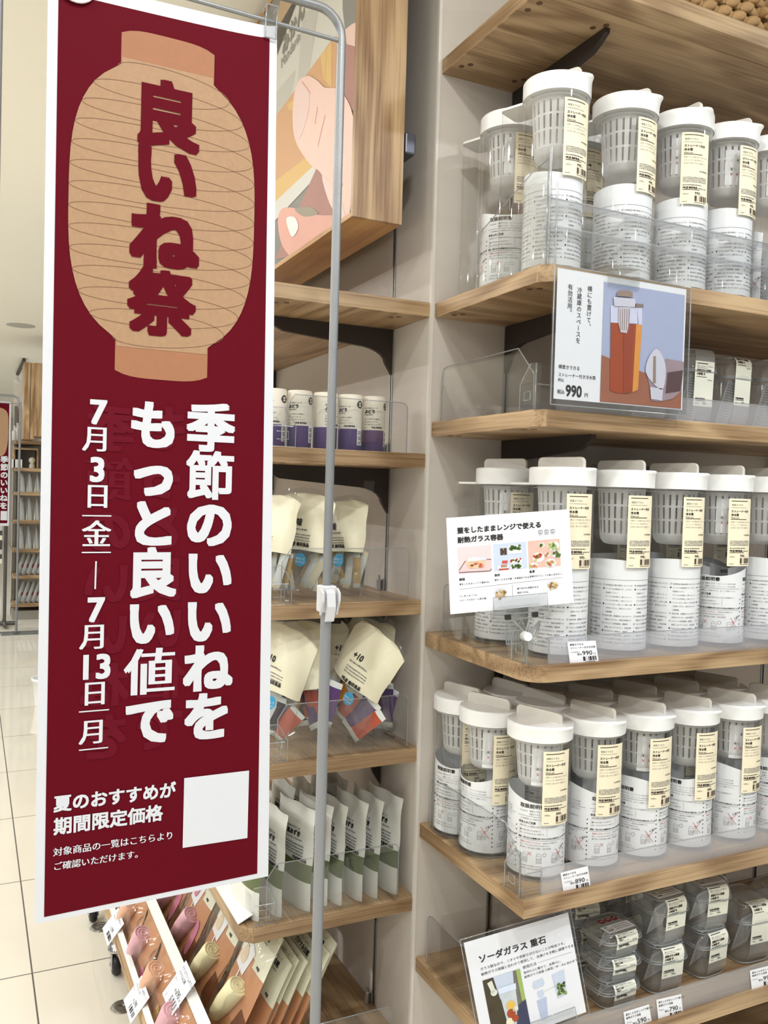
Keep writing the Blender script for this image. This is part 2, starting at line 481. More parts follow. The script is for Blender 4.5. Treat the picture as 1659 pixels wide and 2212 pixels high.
# ================================================================ the setting
def tile_floor():
    m, nt, p = nodes('floor_tile'); L = nt.links
    tc = nt.nodes.new('ShaderNodeNewGeometry')
    mp = nt.nodes.new('ShaderNodeMapping'); mp.vector_type = 'POINT'
    t = 0.6326
    mp.inputs['Location'].default_value = (0.7527/t + 40, -0.9076/t + 40, 0)
    mp.inputs['Scale'].default_value = (1/t, 1/t, 1)
    L.new(tc.outputs['Position'], mp.inputs['Vector'])
    sx = nt.nodes.new('ShaderNodeSeparateXYZ'); L.new(mp.outputs[0], sx.inputs[0])
    ms = []
    for i in (0, 1):
        f = nt.nodes.new('ShaderNodeMath'); f.operation = 'PINGPONG'; f.inputs[1].default_value = 0.5
        L.new(sx.outputs[i], f.inputs[0])
        l = nt.nodes.new('ShaderNodeMath'); l.operation = 'LESS_THAN'; l.inputs[1].default_value = 0.0036
        L.new(f.outputs[0], l.inputs[0]); ms.append(l)
    mxm = nt.nodes.new('ShaderNodeMath'); mxm.operation = 'MAXIMUM'
    L.new(ms[0].outputs[0], mxm.inputs[0]); L.new(ms[1].outputs[0], mxm.inputs[1])
    n = nt.nodes.new('ShaderNodeTexNoise'); n.inputs['Scale'].default_value = 3.0; n.inputs['Detail'].default_value = 6
    L.new(tc.outputs['Position'], n.inputs['Vector'])
    c1 = nt.nodes.new('ShaderNodeMix'); c1.data_type = 'RGBA'
    c1.inputs[6].default_value = S(216, 211, 196); c1.inputs[7].default_value = S(227, 222, 208)
    L.new(n.outputs['Fac'], c1.inputs[0])
    c2 = nt.nodes.new('ShaderNodeMix'); c2.data_type = 'RGBA'; c2.inputs[7].default_value = S(84, 78, 70)
    L.new(mxm.outputs[0], c2.inputs[0]); L.new(c1.outputs[2], c2.inputs[6])
    L.new(c2.outputs[2], p.inputs['Base Color'])
    rr = nt.nodes.new('ShaderNodeMapRange'); rr.inputs[3].default_value = 0.055; rr.inputs[4].default_value = 0.6
    L.new(mxm.outputs[0], rr.inputs[0]); L.new(rr.outputs[0], p.inputs['Roughness'])
    return m
struct(MB().box(-7, 3, -6, 20, -0.06, 0).build('floor', tile_floor()))
struct(MB().box(-7, 3, -6, 20, CEIL, CEIL+0.08).build('ceiling', ceilm))
struct(MB().box(0.08, 2.8, 0, 0.08, 0, CEIL).build('wall_right', wallm))
struct(MB().box(0.0, 0.08, 0.0, 2.9, 0, CEIL).build('wall_left', wallm))
struct(MB().box(-7, 3, 19.9, 20.0, 0, CEIL).build('wall_back', wallm))
mb = MB()
mb.box(-0.0016, 0.006, -0.0016, 0.0, 0, CEIL); mb.box(-0.0016, 0.0, 0.0, 0.007, 0, CEIL)
struct(mb.build('trim_1', mat('corner_trim', S(226, 221, 213), 0.6)))
def standard(name, x, y, facing):
    mb = MB()
    if facing == 'y':
        mb.box(x-0.0028, x+0.0028, -0.0012, 0.004, 0, CEIL, 0)
        mb.box(x-0.0065, x-0.0028, -0.003, 0.004, 0, CEIL, 1); mb.box(x+0.0028, x+0.0065, -0.003, 0.004, 0, CEIL, 1)
    else:
        mb.box(-0.0012, 0.004, y-0.0028, y+0.0028, 0, CEIL, 0)
        mb.box(-0.003, 0.004, y-0.0065, y-0.0028, 0, CEIL, 1); mb.box(-0.003, 0.004, y+0.0028, y+0.0065, 0, CEIL, 1)
    return struct(mb.build(name, [slotm, steelm]))
standard('trim_2', 0.205, 0, 'y'); standard('trim_3', 1.105, 0, 'y')
standard('trim_4', 0, 0.1934, 'x'); standard('trim_5', 0, 1.0934, 'x')

# round floor caps
for k, (u, v) in enumerate(((265, 2175), (217, 2003))):
    c = on(u, v, z=0)
    tag(MB().lathe([(0.001, 0.0), (0.001, 0.003), (0.030, 0.003), (0.033, 0.0)], c, 24).build('floor_cap', mat('cap_grey', S(126, 122, 112), 0.3, 0.6)),
        ('round grey metal cap in the floor tile in front of the sloping pouch rack', 'round grey metal cap in the floor tile under the banner\'s lower edge')[k], 'floor cap', 'floor caps')

# ================================================================ shelves
TH = 0.033
ZR = [2.3978, 1.8502, 1.5812, 1.1013, 0.6590, 0.3463]
ZL = [1.8511, 1.5086, 1.1734, 0.8336, 0.4871, 0.1300]
X0 = 0.0096
def bracket_outline(n=6):
    top = [(0, 0), (0.33, 0), (0.33, -0.010), (0.30, -0.026), (0.285, -0.032), (0.10, -0.046)]
    for i in range(n+1):
        a = PI/2*i/n
        top.append((0.10-0.078*math.sin(a), -0.046-0.035*(1-math.cos(a))))
    top += [(0.0, -0.115)]
    return top
def plugs(par, pts, zb):
    for x, y in pts:
        MB().lathe([(0.0001, -0.0006), (0.0062, -0.0006), (0.0064, 0.0)], (x, y, zb), 14, 0, False).build('screw_plug', plug, par)
def shelf_right(i, depth, ch, label, x1=1.62, rounded=False):
    z = ZR[i]; zb = z-TH
    t = thing('wall_shelf', label, 'shelf', (X0, 0, zb), 'oak shelves of the right bay')
    mb = MB()
    if rounded:
        r = 0.045
        corner = [(X0 + r - r*math.sin(a), -depth + r - r*math.cos(a)) for a in [PI/2*k/6 for k in range(7)]]
    elif ch > 0:
        corner = [(X0+ch, -depth), (X0, -depth+ch)]
    else:
        corner = [(X0, -depth)]
    out = [(X0, 0), (x1, 0), (x1, -depth)] + corner
    if i == 0: out = [(X0, 0), (x1, 0), (x1, -0.368), (X0, -0.368)]
    out = out[::-1]
    n = len(out)
    for k in range(n):
        a, b = out[k], out[(k+1) % n]
        e = abs(a[0]-b[0]) < abs(a[1]-b[1])
        mb.add([(a[0],a[1],zb),(b[0],b[1],zb),(b[0],b[1],z),(a[0],a[1],z)], [(0,1,2,3)], 1 if (e and not rounded) else 0)
    mb.poly([(p[0],p[1],z) for p in out]); mb.poly([(p[0],p[1],zb) for p in reversed(out)])
    mb.build('board', [oak_x, oak_y], t, bevel=0.0012)
    if i == 0:
        MB().box(X0, x1, -0.425, -0.3685, zb+0.0005, z+0.004).build('nosing', [oak_x], t, bevel=0.0015)
    for bx in (0.205, 1.105):
        br = MB().prism([(bx-0.006, -p, zb+q) for p, q in bracket_outline()], (0.012, 0, 0)).build('bracket', bracketm, t)
        if i in (2, 5) and bx < 1:
            pin = MB(); pin.tube([(bx+0.012, -0.012, z+0.001), (bx+0.012, -0.012, z+0.026)], 0.0055, 10); pin.tube([(bx+0.012, -0.012, z+0.026), (bx+0.012, -0.012, z+0.036)], 0.0025, 8)
            pin.box(bx-0.004, bx+0.018, -0.008, -0.0065, z+0.001, z+0.03)
            tag(pin.build('lock_pin', steelm), 'small steel lock pin on the white wall ' + ('behind the upright glass containers' if i == 2 else 'behind the leaning soda glass card'), 'lock pin')
    px = [(0.030, -0.052), (0.043, -0.068)]
    px += [(0.030, -depth+0.075), (0.043, -depth+0.060)] if i else [(0.0285, -0.305), (0.0345, -0.335)]
    if i == 0: px += [(0.180, -0.315), (0.197, -0.335), (0.17, -0.052), (0.184, -0.068)]
    plugs(t, px, zb)
    return t
RL = ['topmost oak shelf of the right bay, under the woven baskets',
      'oak shelf carrying the upper row of tall water pots behind the hanging sign',
      'oak shelf just below eye level carrying the upright glass containers',
      'oak shelf with a rounded corner carrying water pots and a clip sign',
      'oak shelf with a square corner carrying the packed shorter water pots',
      'lowest oak shelf in view of the right bay, with stacked glass containers']
shelf_right(0, 0.43, 0, RL[0]); shelf_right(1, 0.414, 0.022, RL[1]); shelf_right(2, 0.4106, 0.019, RL[2])
shelf_right(3, 0.4127, 0.026, RL[3], rounded=True); shelf_right(4, 0.415, 0, RL[4]); shelf_right(5, 0.413, 0.02, RL[5])
# one more board below, only its goods peep into the frame
ZR7 = 0.02
def shelf_left(i, label, depth=0.4061, y1=1.19, ch=0.0245):
    z = ZL[i]; zb = z-TH
    t = thing('wall_shelf', label, 'shelf', (0, 0.004, zb), 'oak shelves of the left bay')
    mb = MB()
    out = [(-0.0005, 0.004), (-0.0005, y1), (-depth, y1), (-depth, 0.004+ch), (-depth+ch, 0.004)]
    n = len(out)
    for k in range(n):
        a, b = out[k], out[(k+1) % n]
        e = abs(a[0]-b[0]) >= abs(a[1]-b[1])-1e-4
        mb.add([(a[0],a[1],zb),(b[0],b[1],zb),(b[0],b[1],z),(a[0],a[1],z)], [(0,1,2,3)], 1 if e else 0)
    mb.poly([(p[0],p[1],z) for p in out]); mb.poly([(p[0],p[1],zb) for p in reversed(out)])
    mb.build('board', [oak_y, oak_x], t, bevel=0.0012)
    for by in (0.1934, 1.0934):
        MB().prism([(-p, by-0.006, zb+q) for p, q in bracket_outline()], (0, 0.012, 0)).build('bracket', bracketm, t)
        if i not in (0, 1, 2, 5) or by > 1: continue
        pin = MB(); pin.tube([(-0.014, by+0.012, z+0.001), (-0.014, by+0.012, z+0.026)], 0.0065, 10); pin.tube([(-0.014, by+0.012, z+0.026), (-0.014, by+0.012, z+0.038)], 0.003, 8)
        pin.box(-0.008, -0.0065, by-0.004, by+0.018, z+0.001, z+0.03)
        tag(pin.build('lock_pin', steelm), 'small steel lock pin on the white wall ' + {0: 'above the empty top left shelf', 1: 'beside the juice cartons', 2: 'right of the blue sticker bags', 5: 'above the bare lowest left shelf'}[i], 'lock pin')
    plugs(t, [(-0.062, 0.040), (-0.075, 0.052), (-depth+0.075, 0.040), (-depth+0.055, 0.052)], zb)
    return t
LL = ['empty topmost oak shelf of the left bay, below the framed fruit picture',
      'oak shelf of the left bay carrying purple juice cartons',
      'oak shelf of the left bay carrying cream bags with blue stickers',
      'oak shelf of the left bay carrying the jumbled bags with coloured sachets',
      'oak shelf of the left bay carrying green banded pouches',
      'lowest oak shelf of the left bay, bare behind the sloping pouches']
for i in range(6): shelf_left(i, LL[i])

# ================================================================ clear shelf guards
def guard_right(i, front_h, side, label, hazy=True, clip=True, x1=1.6, xs=None):
    z = ZR[i]+0.0005
    t = thing('acrylic_guard', label, 'shelf guard', (0.02, -0.2, z), 'clear guards on the right bay')
    xa = xs or 0.055
    mb = MB()
    mb.box(xa, x1, -0.4035, -0.4010, z, z+front_h, 0)
    mb.build('front_panel', acry_hazy if hazy else acry, t)
    MB().box(xa, x1, -0.4037, -0.4008, z+front_h, z+front_h+0.0012).build('panel_edge', acry_edge, t)
    if side:
        mb = MB(); mb.prism([(0.019, y, zz) for y, zz in side], (0.0025, 0, 0)); mb.build('side_panel', acry, t)
        ed = MB()
        pts = [Vector((0.02025, y, zz)) for y, zz in side]
        ed.tube(pts, 0.0013, 6); ed.build('panel_edge', acry_edge, t)
    if clip:
        c = MB()
        y = -0.395
        c.obox((0.012, y, z), (0.004, 0, 0), (0, 0.05, 0), (0, 0, 0.05))
        c.prism([(0.012, y, z+0.05), (0.012, y+0.05, z+0.05), (0.012, y+0.018, z+0.085), (0.012, y, z+0.085)], (0.004, 0, 0))
        c.obox((0.012, y-0.008, z), (0.045, 0, 0), (0, 0.004, 0), (0, 0, 0.046))
        c.obox((0.010, y-0.010, z), (0.008, 0, 0), (0, 0.010, 0), (0, 0, 0.085))
        c.build('corner_clip', acry, t)
        e = MB()
        e.tube([(0.012, y, z), (0.012, y, z+0.086), (0.012, y+0.018, z+0.086), (0.012, y+0.05, z+0.05), (0.012, y+0.05, z)], 0.0013, 6)
        e.tube([(0.0105, y+0.014, z+0.018), (0.0105, y+0.034, z+0.018), (0.0105, y+0.034, z+0.034), (0.0105, y+0.014, z+0.034), (0.0105, y+0.014, z+0.018)], 0.0010, 6)
        e.tube([(0.057, y-0.008, z), (0.057, y-0.008, z+0.046), (0.012, y-0.008, z+0.046)], 0.0012, 6)
        e.build('clip_edge', acry_edge, t)
    return t
def rounded_side(y0, y1, z0, z1, zs, r=0.018):
    pts = [(y0, z0), (y0, z1-r)]
    pts += [(y0 - r + r*math.cos(a), z1 - r + r*math.sin(a)) for a in (0.5, 1.0, PI/2)]
    pts += [(y1+0.055, z1+0.003), (y1, zs), (y1, z0)]
    return pts
guard_right(2, 0.046, rounded_side(-0.025, -0.378, ZR[2]+0.0005, 1.702, 1.650), 'clear guard round the shelf of upright glass containers')
guard_right(3, 0.050, rounded_side(-0.060, -0.378, ZR[3]+0.0005, 1.2186, 1.165), 'clear guard round the shelf with the clip sign, price card 990 on it')
guard_right(4, 0.050, rounded_side(-0.030, -0.385, ZR[4]+0.0005, 0.775, 0.727), 'clear guard round the shorter water pots, price card 890 on it')
guard_right(5, 0.050, rounded_side(-0.033, -0.385, ZR[5]+0.0005, 0.461, 0.42), 'clear guard round the lowest shelf of stacked glass containers')
t = guard_right(1, 0.122, [(-0.16, ZR[1]+.0005), (-0.16, 1.965), (-0.35, 2.035), (-0.402, 2.045), (-0.402, ZR[1]+.0005)],
                'tall clear guard in front of the topmost row of water pots', hazy=False, clip=False, xs=0.021)
z = ZR[1]
MB().box(0.021, 1.6, -0.4035, -0.375, z+0.122, z+0.1245).build('top_flange', acry_hazy, t)
MB().box(0.021, 1.6, -0.4035, -0.372, z+0.072, z+0.0745).build('middle_flange', acry_hazy, t)
m_ = MB(); m_.box(0.012, 0.034, -0.412, -0.404, z+0.001, z+0.075); m_.box(0.012, 0.016, -0.412, -0.35, z+0.001, z+0.15); m_.build('corner_clip', acry, t)
m_ = MB(); m_.tube([(0.034, -0.412, z+0.001), (0.034, -0.412, z+0.15)], 0.0016, 6); m_.tube([(0.020, -0.409, z), (0.020, -0.409, z+0.215)], 0.0022, 6)
for k in range(5): m_.box(0.015, 0.030, -0.4135, -0.412, z+0.012+k*0.010, z+0.0145+k*0.010)
m_.build('clip_edge', acry_edge, t)
# second, lower divider sheet on the lowest shelf of the right bay
m_ = MB(); m_.box(0.045, 0.205, -0.052, -0.0495, ZR[5]+0.0005, ZR[5]+0.112)
tag(m_.build('acrylic_divider', acry), 'clear upright divider sheet at the back of the lowest right shelf', 'divider')

def guard_left(i, x_out, x_in, h, label, clip=True):
    z = ZL[i]+0.0005
    t = thing('acrylic_guard', label, 'shelf guard', (-0.2, 0.015, z), 'clear guards on the left bay')
    r = 0.014
    pts = [(x_in, z), (x_in, z+h-r)] + [(x_in-r+r*math.cos(a), z+h-r+r*math.sin(a)) for a in (0.5, 1.0, PI/2)] + [(x_out+0.02, z+h), (x_out, z+h-0.03), (x_out, z)]
    MB().prism([(x, 0.014, zz) for x, zz in pts], (0, 0.0025, 0)).build('side_panel', acry, t)
    MB().tube([(x, 0.0152, zz) for x, zz in pts], 0.0012, 6).build('panel_edge', acry_edge, t)
    MB().box(x_out-0.030, x_out-0.0275, 0.03, 1.1, z, z+0.055).build('front_panel', acry, t)
    c = MB()
    c.prism([(x_out-0.03, 0.011, z), (x_out+0.022, 0.011, z), (x_out+0.022, 0.011, z+0.045), (x_out, 0.011, z+0.082), (x_out-0.03, 0.011, z+0.082)], (0, 0.003, 0))
    c.build('corner_clip', acry, t)
    e = MB()
    e.tube([(x_out-0.03, 0.011, z), (x_out+0.022, 0.011, z), (x_out+0.022, 0.011, z+0.045), (x_out, 0.011, z+0.082), (x_out-0.03, 0.011, z+0.082)], 0.0012, 6)
    e.tube([(x_out-0.02, 0.0105, z+0.015), (x_out+0.006, 0.0105, z+0.015), (x_out+0.006, 0.0105, z+0.032), (x_out-0.02, 0.0105, z+0.032)], 0.0010, 6)
    e.tube([(x_out-0.03, 0.0105, z+0.043), (x_out+0.016, 0.0105, z+0.043)], 0.0013, 6)
    e.build('clip_edge', acry_edge, t)
    return t
guard_left(1, -0.335, -0.045, 0.112, 'clear guard at the end of the purple juice cartons')
guard_left(2, -0.335, -0.030, 0.118, 'clear guard at the end of the bags with blue stickers')
guard_left(3, -0.335, -0.022, 0.122, 'clear guard at the end of the jumbled coloured bags')
guard_left(4, -0.350, -0.035, 0.125, 'clear guard at the end of the green banded pouches')
guard_left(5, -0.335, -0.043, 0.105, 'clear guard at the end of the lowest left shelf')

# ================================================================ water pots
PR = 0.0635
def pot_outline(r=PR, lobe=True, n=40):
    if not lobe:
        return [(r*math.cos(2*PI*i/n), r*math.sin(2*PI*i/n)) for i in range(n)]
    hw, L, rc = 0.033, 0.110, 0.012
    a0 = PI - math.asin(hw/r)
    k = int(n*0.9)
    pts = [(r*math.cos(-a0+2*a0*i/k), r*math.sin(-a0+2*a0*i/k)) for i in range(k+1)]
    for i in range(5):
        a = PI/2 + PI/2*i/4
        pts.append((-L+rc+rc*math.cos(a), hw-rc+rc*math.sin(a)))
    for i in range(5):
        a = PI + PI/2*i/4
        pts.append((-L+rc+rc*math.cos(a), -hw+rc+rc*math.sin(a)))
    return pts
def pot_parts(tall):
    H = 0.340 if tall else 0.276
    parts = {}
    out = pot_outline(lobe=tall)
    mb = MB()
    n = len(out)
    for z0, z1 in ((0.006, H),):
        mb.add([(x, y, z0) for x, y in out]+[(x, y, z1) for x, y in out], [(i, (i+1) % n, n+(i+1) % n, n+i) for i in range(n)], 0, True)
    mb.add([(x*0.97, y*0.97, 0.0012) for x, y in out]+[(x, y, 0.006) for x, y in out], [(i, (i+1) % n, n+(i+1) % n, n+i) for i in range(n)], 1, True)
    mb.poly([(x*0.97, y*0.97, 0.0012) for x, y in out], 1)
    mb.poly([(x*0.95, y*0.95, 0.008) for x, y in out], 1)
    parts['body'] = (mb, [potclear, potbase])
    # lid: band with a pouring lip, domed top plate
    mb = MB()
    R, LH = 0.0662, 0.0345 if tall else 0.0305
    lv = [(0.0, 0), (0.10, 0), (0.6, 0.25), (0.82, 0.6), (0.94, 0.95), (1.0, 1.0)]
    N = 56
    def rad(a, t, rr):
        d = (a+PI) % (2*PI)-PI
        return rr + 0.011*t*math.exp(-(d/0.26)**2)
    vs = []
    for s, t in lv:
        for i in range(N):
            a = 2*PI*i/N
            r_ = rad(a, t, R - (0.0015 if s >= 1 else 0))
            vs.append((r_*math.cos(a), r_*math.sin(a), H+LH*s))
    fs = [(j*N+i, j*N+(i+1) % N, (j+1)*N+(i+1) % N, (j+1)*N+i) for j in range(len(lv)-1) for i in range(N)]
    mb.add(vs, fs, 0, True)
    mb.lathe([(R-0.001, 0), (R-0.006, 0.0), (R-0.007, 0.004), (0.001, 0.004)], (0, 0, H), N, 0, False)
    rim = [(rad(2*PI*i/N, 1, R-0.0015)) for i in range(N)]
    tv = []
    for q, dz in ((1.0, 0.0), (0.975, -0.0012), (0.965, 0.0008), (0.5, 0.0022), (0.001, 0.0026)):
        tv += [(q*rim[i]*math.cos(2*PI*i/N), q*rim[i]*math.sin(2*PI*i/N), H+LH+dz) for i in range(N)]
    mb.add(tv, [(j*N+i, j*N+(i+1) % N, (j+1)*N+(i+1) % N, (j+1)*N+i) for j in range(4) for i in range(N)], 0, False)
    if tall:
        o2 = [(x*1.01, y*1.01) for x, y in out]
        mb.prism([(x, y, H) for x, y in o2 if x < -0.02], (0, 0, 0.0045), 0)
    parts['lid'] = (mb, [white_pl])
    mb = MB()
    mb.prism([(x, -0.0045, H+LH+z_) for x, z_ in [(-0.058, 0.0), (0.052, 0.0)] + [(0.052-0.010+0.010*math.cos(a), 0.0125+0.010*math.sin(a)) for a in (0, .4, .8, 1.2, PI/2)] + [(-0.048+0.010*math.cos(a), 0.0125+0.010*math.sin(a)) for a in (PI/2, 2.0, 2.4, 2.8, PI)]], (0, 0.009, 0))
    parts['knob'] = (mb, [knob_pl])
    # strainer basket: ribs, hoops and a closed cup foot
    mb = MB()
    ZT, ZB = H-0.002, H-(0.118 if tall else 0.100)
    def sr(t): return 0.0485 - 0.0065*t
    nb = 22
    for k in range(nb):
        a = 2*PI*k/nb; w = 2*PI/nb*0.35
        mb.grid(lambda p, q, a=a, w=w: ((sr(q))*math.cos(a+(2*p-1)*w), (sr(q))*math.sin(a+(2*p-1)*w), ZT+(ZB+0.02-ZT)*q), 2, 3, 0, True)
    hgt = ZT-ZB-0.02
    for t0, t1 in ((0, .10), (.34, .385), (.64, .685), (.96, 1.0)):
        mb.lathe([(sr(t0), ZT-hgt*t0), (sr(t1), ZT-hgt*t1)], (0, 0, 0), 44, 0)
    mb.lathe([(sr(1), ZB+0.02), (sr(1)-0.002, ZB+0.010), (sr(1)-0.009, ZB+0.002), (sr(1)-0.018, ZB), (0.001, ZB)], (0, 0, 0), 44, 0)
    mb.lathe([(0.060, H-0.006), (0.0485, H-0.004)], (0, 0, 0), 40, 0)
    parts['strainer'] = (mb, [frost])
    # cream product label on the wall of the pot
    mb = MB()
    Wd, Hd = 0.064, 0.146
    r_ = PR+0.0006
    ph0 = math.radians(-18) - Wd/2/r_
    zb = H-0.016-Hd
    fn = lambda u, v, h: ((r_+h)*math.cos(ph0+u/r_), (r_+h)*math.sin(ph0+u/r_), zb+v)
    sh = Sheet(mb, fn); sh.H = 0.0004
    mb.grid(lambda a, b: fn(a*Wd, b*Hd, 0), 12, 2, 0, True)
    for (u, v, w, t, m_) in ((.005, .140, .042, .0016, 2), (.005, .1262, .040, .0005, 2), (.005, .1005, .040, .0014, 2), (.005, .0285, .036, .0013, 2)):
        sh.rect(u, v, u+w, v+t, m_, 1, 6)
    sh.text('横置きできる', .006, .1305, .0046, 3, 0.0)
    sh.text('ストレーナー付き', .005, .1165, .0058, 1, .035)
    sh.text('冷水筒', .005, .1085, .0060, 1, .035)
    sh.text('Water pot', .005, .1030, .0042, 1, .02)
    for i, s in enumerate(('お茶パックを取り出しやすいよう', 'ストレーナーを付けました。', '口が広く洗いやすい仕様です。')):
        sh.text(s, .005, .0940-.0062*i, .0036, 3)
    sh.text('冷水専用約2L' if tall else '冷水専用約1L', .060, .0660, .0036, 1, .02, 'R')
    for i in range(4):
        sh.dashes(.005, .0535-.0030*i, .058, .0022, 3, 1, i)
    sh.dashes(.005, .0380, .045, .0022, 1, 1, 9)
    sh.text('MUJI', .005, .0315, .0054, 1, .05); sh.text('無印良品', .017, .0315, .0046, 1, .05)
    sh.dashes(.037, .0318, .058, .0020, 1, 1, 5)
    sh.text('消費税込', .005, .0190, .0032, 3)
    sh.text('990' if tall else '890', .030, .0195, .0080, 1, .02); sh.text('円', .043, .0195, .0030, 1)
    sh.barcode(.030, .0060, .060, .0175, 2)
    sh.dashes(.030, .0030, .059, .0020, 2, 1, 3); sh.dashes(.005, .0040, .014, .0020, 3, 1, 6)
    parts['product_label'] = (mb, [cream, ink, ink_brown, ink_soft])
    return parts
def leaflet(kind):
    """rolled instruction sheet standing inside the pot"""
    mb = MB()
    r_ = 0.0590
    Hd = 0.178 if kind == 'text' else 0.155
    span = math.radians(318)
    Wd = span*r_
    a0 = math.radians(-18) - span*0.5
    def top(a):                              # the cut edge of the roll runs slightly askew
        return Hd + (0.010*math.sin(3*a*PI) if kind != 'text' else 0.006*math.sin(2*a*PI))
    fn = lambda u, v, h: ((r_+h-0.010*(u/Wd)**6)*math.cos(a0+u/r_), (r_+h-0.010*(u/Wd)**6)*math.sin(a0+u/r_), 0.010+v)
    mb.grid(lambda a, b: fn(a*Wd, b*top(a), 0), 44, 3, 0, True)
    sh = Sheet(mb, fn); sh.H = 0.0004
    rnd = random.Random(3 if kind == 'text' else 5)
    if kind == 'text':
        sh.rect(0.01, Hd-.036, Wd-.01, Hd-.0354, 2, 1, 40)
        lines = ['旧型製品の蓋は使用しないでください。', 'パッキンは消耗品です。パッキンを交換', '交換用パッキン', 'アクリル冷水筒２Ｌ用シリコーン', 'アクリル冷水筒１Ｌ用シリコーン', 'パッキンは２Ｌ用と１Ｌ用の２種類あり、',
                 'ご使用ください。異なるパッキンを使用し', 'ご使用後', '洗浄の際、研磨剤入りのスポンジ、金属たわし', '表面をキズつけ、本品が破損する', 'アルコール系除菌剤、酸素系', '使用しないでください。本品が破損', '汚れがひどい場合は、塩素系',
                 '漂白剤をご使用の際は、漂白剤の注意書き', '本体に洗剤を入れ蓋をしないでください。熱により', '本品を煮沸しないでください。熱により']
        for c in range(5):
            u0 = 0.016 + c*0.064
            for i, s in enumerate(lines):
                v = Hd - .048 - i*.0078
                if v < .012: break
                bullet = i in (0, 1, 5, 8, 10, 12, 14, 15)
                if bullet: (sh.disc if i in (1, 5, 12) else (lambda a, b, r, m_, h=1: sh.ring(a, b, r, r*.3, m_, h, 10)))(u0, v+.0017, .0017, 1)
                sh.text(s[:15], u0+.0035, v, .0036, 2 if i not in (7,) else 1, .01)
    else:
        for c in range(3):
            u0 = 0.010 + c*0.108
            sh.text('取扱説明書', u0+.004, Hd-.020, .0088, 1, .03, wscale=1.15)
            for i, s in enumerate(('横置きできる　ストレーナー付き冷水筒', '横置きできる　ストレーナー付き冷水筒')):
                sh.text(s, u0+.024, Hd-.028-.006*i, .0036, 2)
            sh.dashes(u0+.004, Hd-.028, u0+.02, .002, 3, 1, 1)
            sh.rect(u0, Hd-.0375, u0+.1, Hd-.0370, 1, 1, 10)
            sh.text('この説明書をよくお読みのうえ、正しくご使用ください。', u0+.004, Hd-.0435, .0034, 2)
            sh.text('安全上のご注意', u0+.002, Hd-.0515, .0050, 1, .03)
            sh.text('使用方法による事故を未然に防ぐための注意事項です。', u0+.004, Hd-.058, .0034, 2)
            for a, b in (((.004, .061), (.060, .061)), ((.060, .061), (.060, .075)), ((.060, .075), (.004, .075)), ((.004, .075), (.004, .061))):
                sh.line(u0+a[0], Hd-a[1], u0+b[0], Hd-b[1], .0004, 3)
            sh.text('行為を禁止する内容です。', u0+.010, Hd-.0662, .0034, 2); sh.text('しなければならない内容です。', u0+.010, Hd-.0722, .0034, 2)
            sh.disc(u0+.007, Hd-.0650, .0016, 1, 1, 10); sh.ring(u0+.007, Hd-.0710, .0016, .0005, 1, 1, 10)
            sh.text('警告：死亡または重傷を負うおそれがある内容を示しています', u0+.002, Hd-.081, .0037, 1, .03)
            sh.rect(u0, Hd-.0840, u0+.1, Hd-.0836, 1, 1, 10)
            sh.text('熱湯を入れないでください。', u0+.006, Hd-.0895, .0035, 4, .01); sh.text('本品は冷水専用です。', u0+.052, Hd-.0895, .0035, 2)
            sh.text('移し、やけどをするおそれがあります。', u0+.006, Hd-.0950, .0035, 2)
            sh.text('蓋を持って持ち運んだ場合、本体が脱落', u0+.006, Hd-.1005, .0035, 2)
            for k, (du, red) in enumerate(((.012, 1), (.040, 0), (.072, 1))):   # little jug drawings with crosses and rings
                uu, vv = u0+du, Hd-.128
                for a, b, c_, d in ((0, 0, 0, .014), (0, .014, .010, .014), (.010, .014, .010, 0), (.010, 0, 0, 0), (0, .014, .002, .019), (.002, .019, .011, .017), (0, .009, .010, .009)):
                    sh.line(uu+a, vv+b, uu+c_, vv+d, .0005, 3)
                sh.rect(uu, vv, uu+.010, vv+.009, 5)
                if red:
                    sh.line(uu+.011, vv+.014, uu+.018, vv+.021, .0007, 4, 2); sh.line(uu+.018, vv+.014, uu+.011, vv+.021, .0007, 4, 2)
                else:
                    sh.ring(uu+.016, vv+.017, .0038, .0005, 1, 1, 16)
            uu, vv = u0+.088, Hd-.112                                          # the crossed-out pouring jug
            sh.line(uu-.008, vv-.012, uu+.010, vv+.012, .0008, 4, 2); sh.line(uu-.008, vv+.012, uu+.010, vv-.012, .0008, 4, 2)
            sh.rect(uu-.004, vv-.014, uu+.005, vv-.004, 5)
            sh.text('くるん', uu+.002, vv+.008, .0048, 1, .03, rot=.5)
            for i in range(2):
                sh.text(('必ず本体に手を添えてください。', '内容物がこぼれるおそれがあります。')[i], u0+.006, Hd-.1365-.0055*i, .0034, 2)
            for i in range(10): sh.disc(u0+.104, Hd-.06-.009*i, .0014, 1, 1, 8)
    return mb, [leaf_paper, ink, ink_soft, ink_grey, ink_red, mat('jug_grey', S(205, 207, 210), 0.6)], Hd
def slip():                              # small printed slip standing inside the strainer
    mb = MB(); r_ = 0.041
    fn = lambda u, v, h: ((r_+h)*math.cos(u/r_-1.3), (r_+h)*math.sin(u/r_-1.3), v)
    mb.grid(lambda a, b: fn(a*.09, b*.075, 0), 12, 1, 0, True)
    sh = Sheet(mb, fn); rnd = random.Random(2); sh.H = 0.0004
    for i in range(7):
        u = .008+.012*i
        sh.rect(u, rnd.uniform(.006, .03), u+.0012, rnd.uniform(.045, .07), 1 if i % 2 else 2)
        sh.line(u+.003, .02, u+.008, .026, .001, 1, 2); sh.line(u+.008, .02, u+.003, .026, .001, 1, 2)
        sh.text('注意', u+.002, rnd.uniform(.03, .06), .006, 2, .03)
    return mb
SLIP = slip()
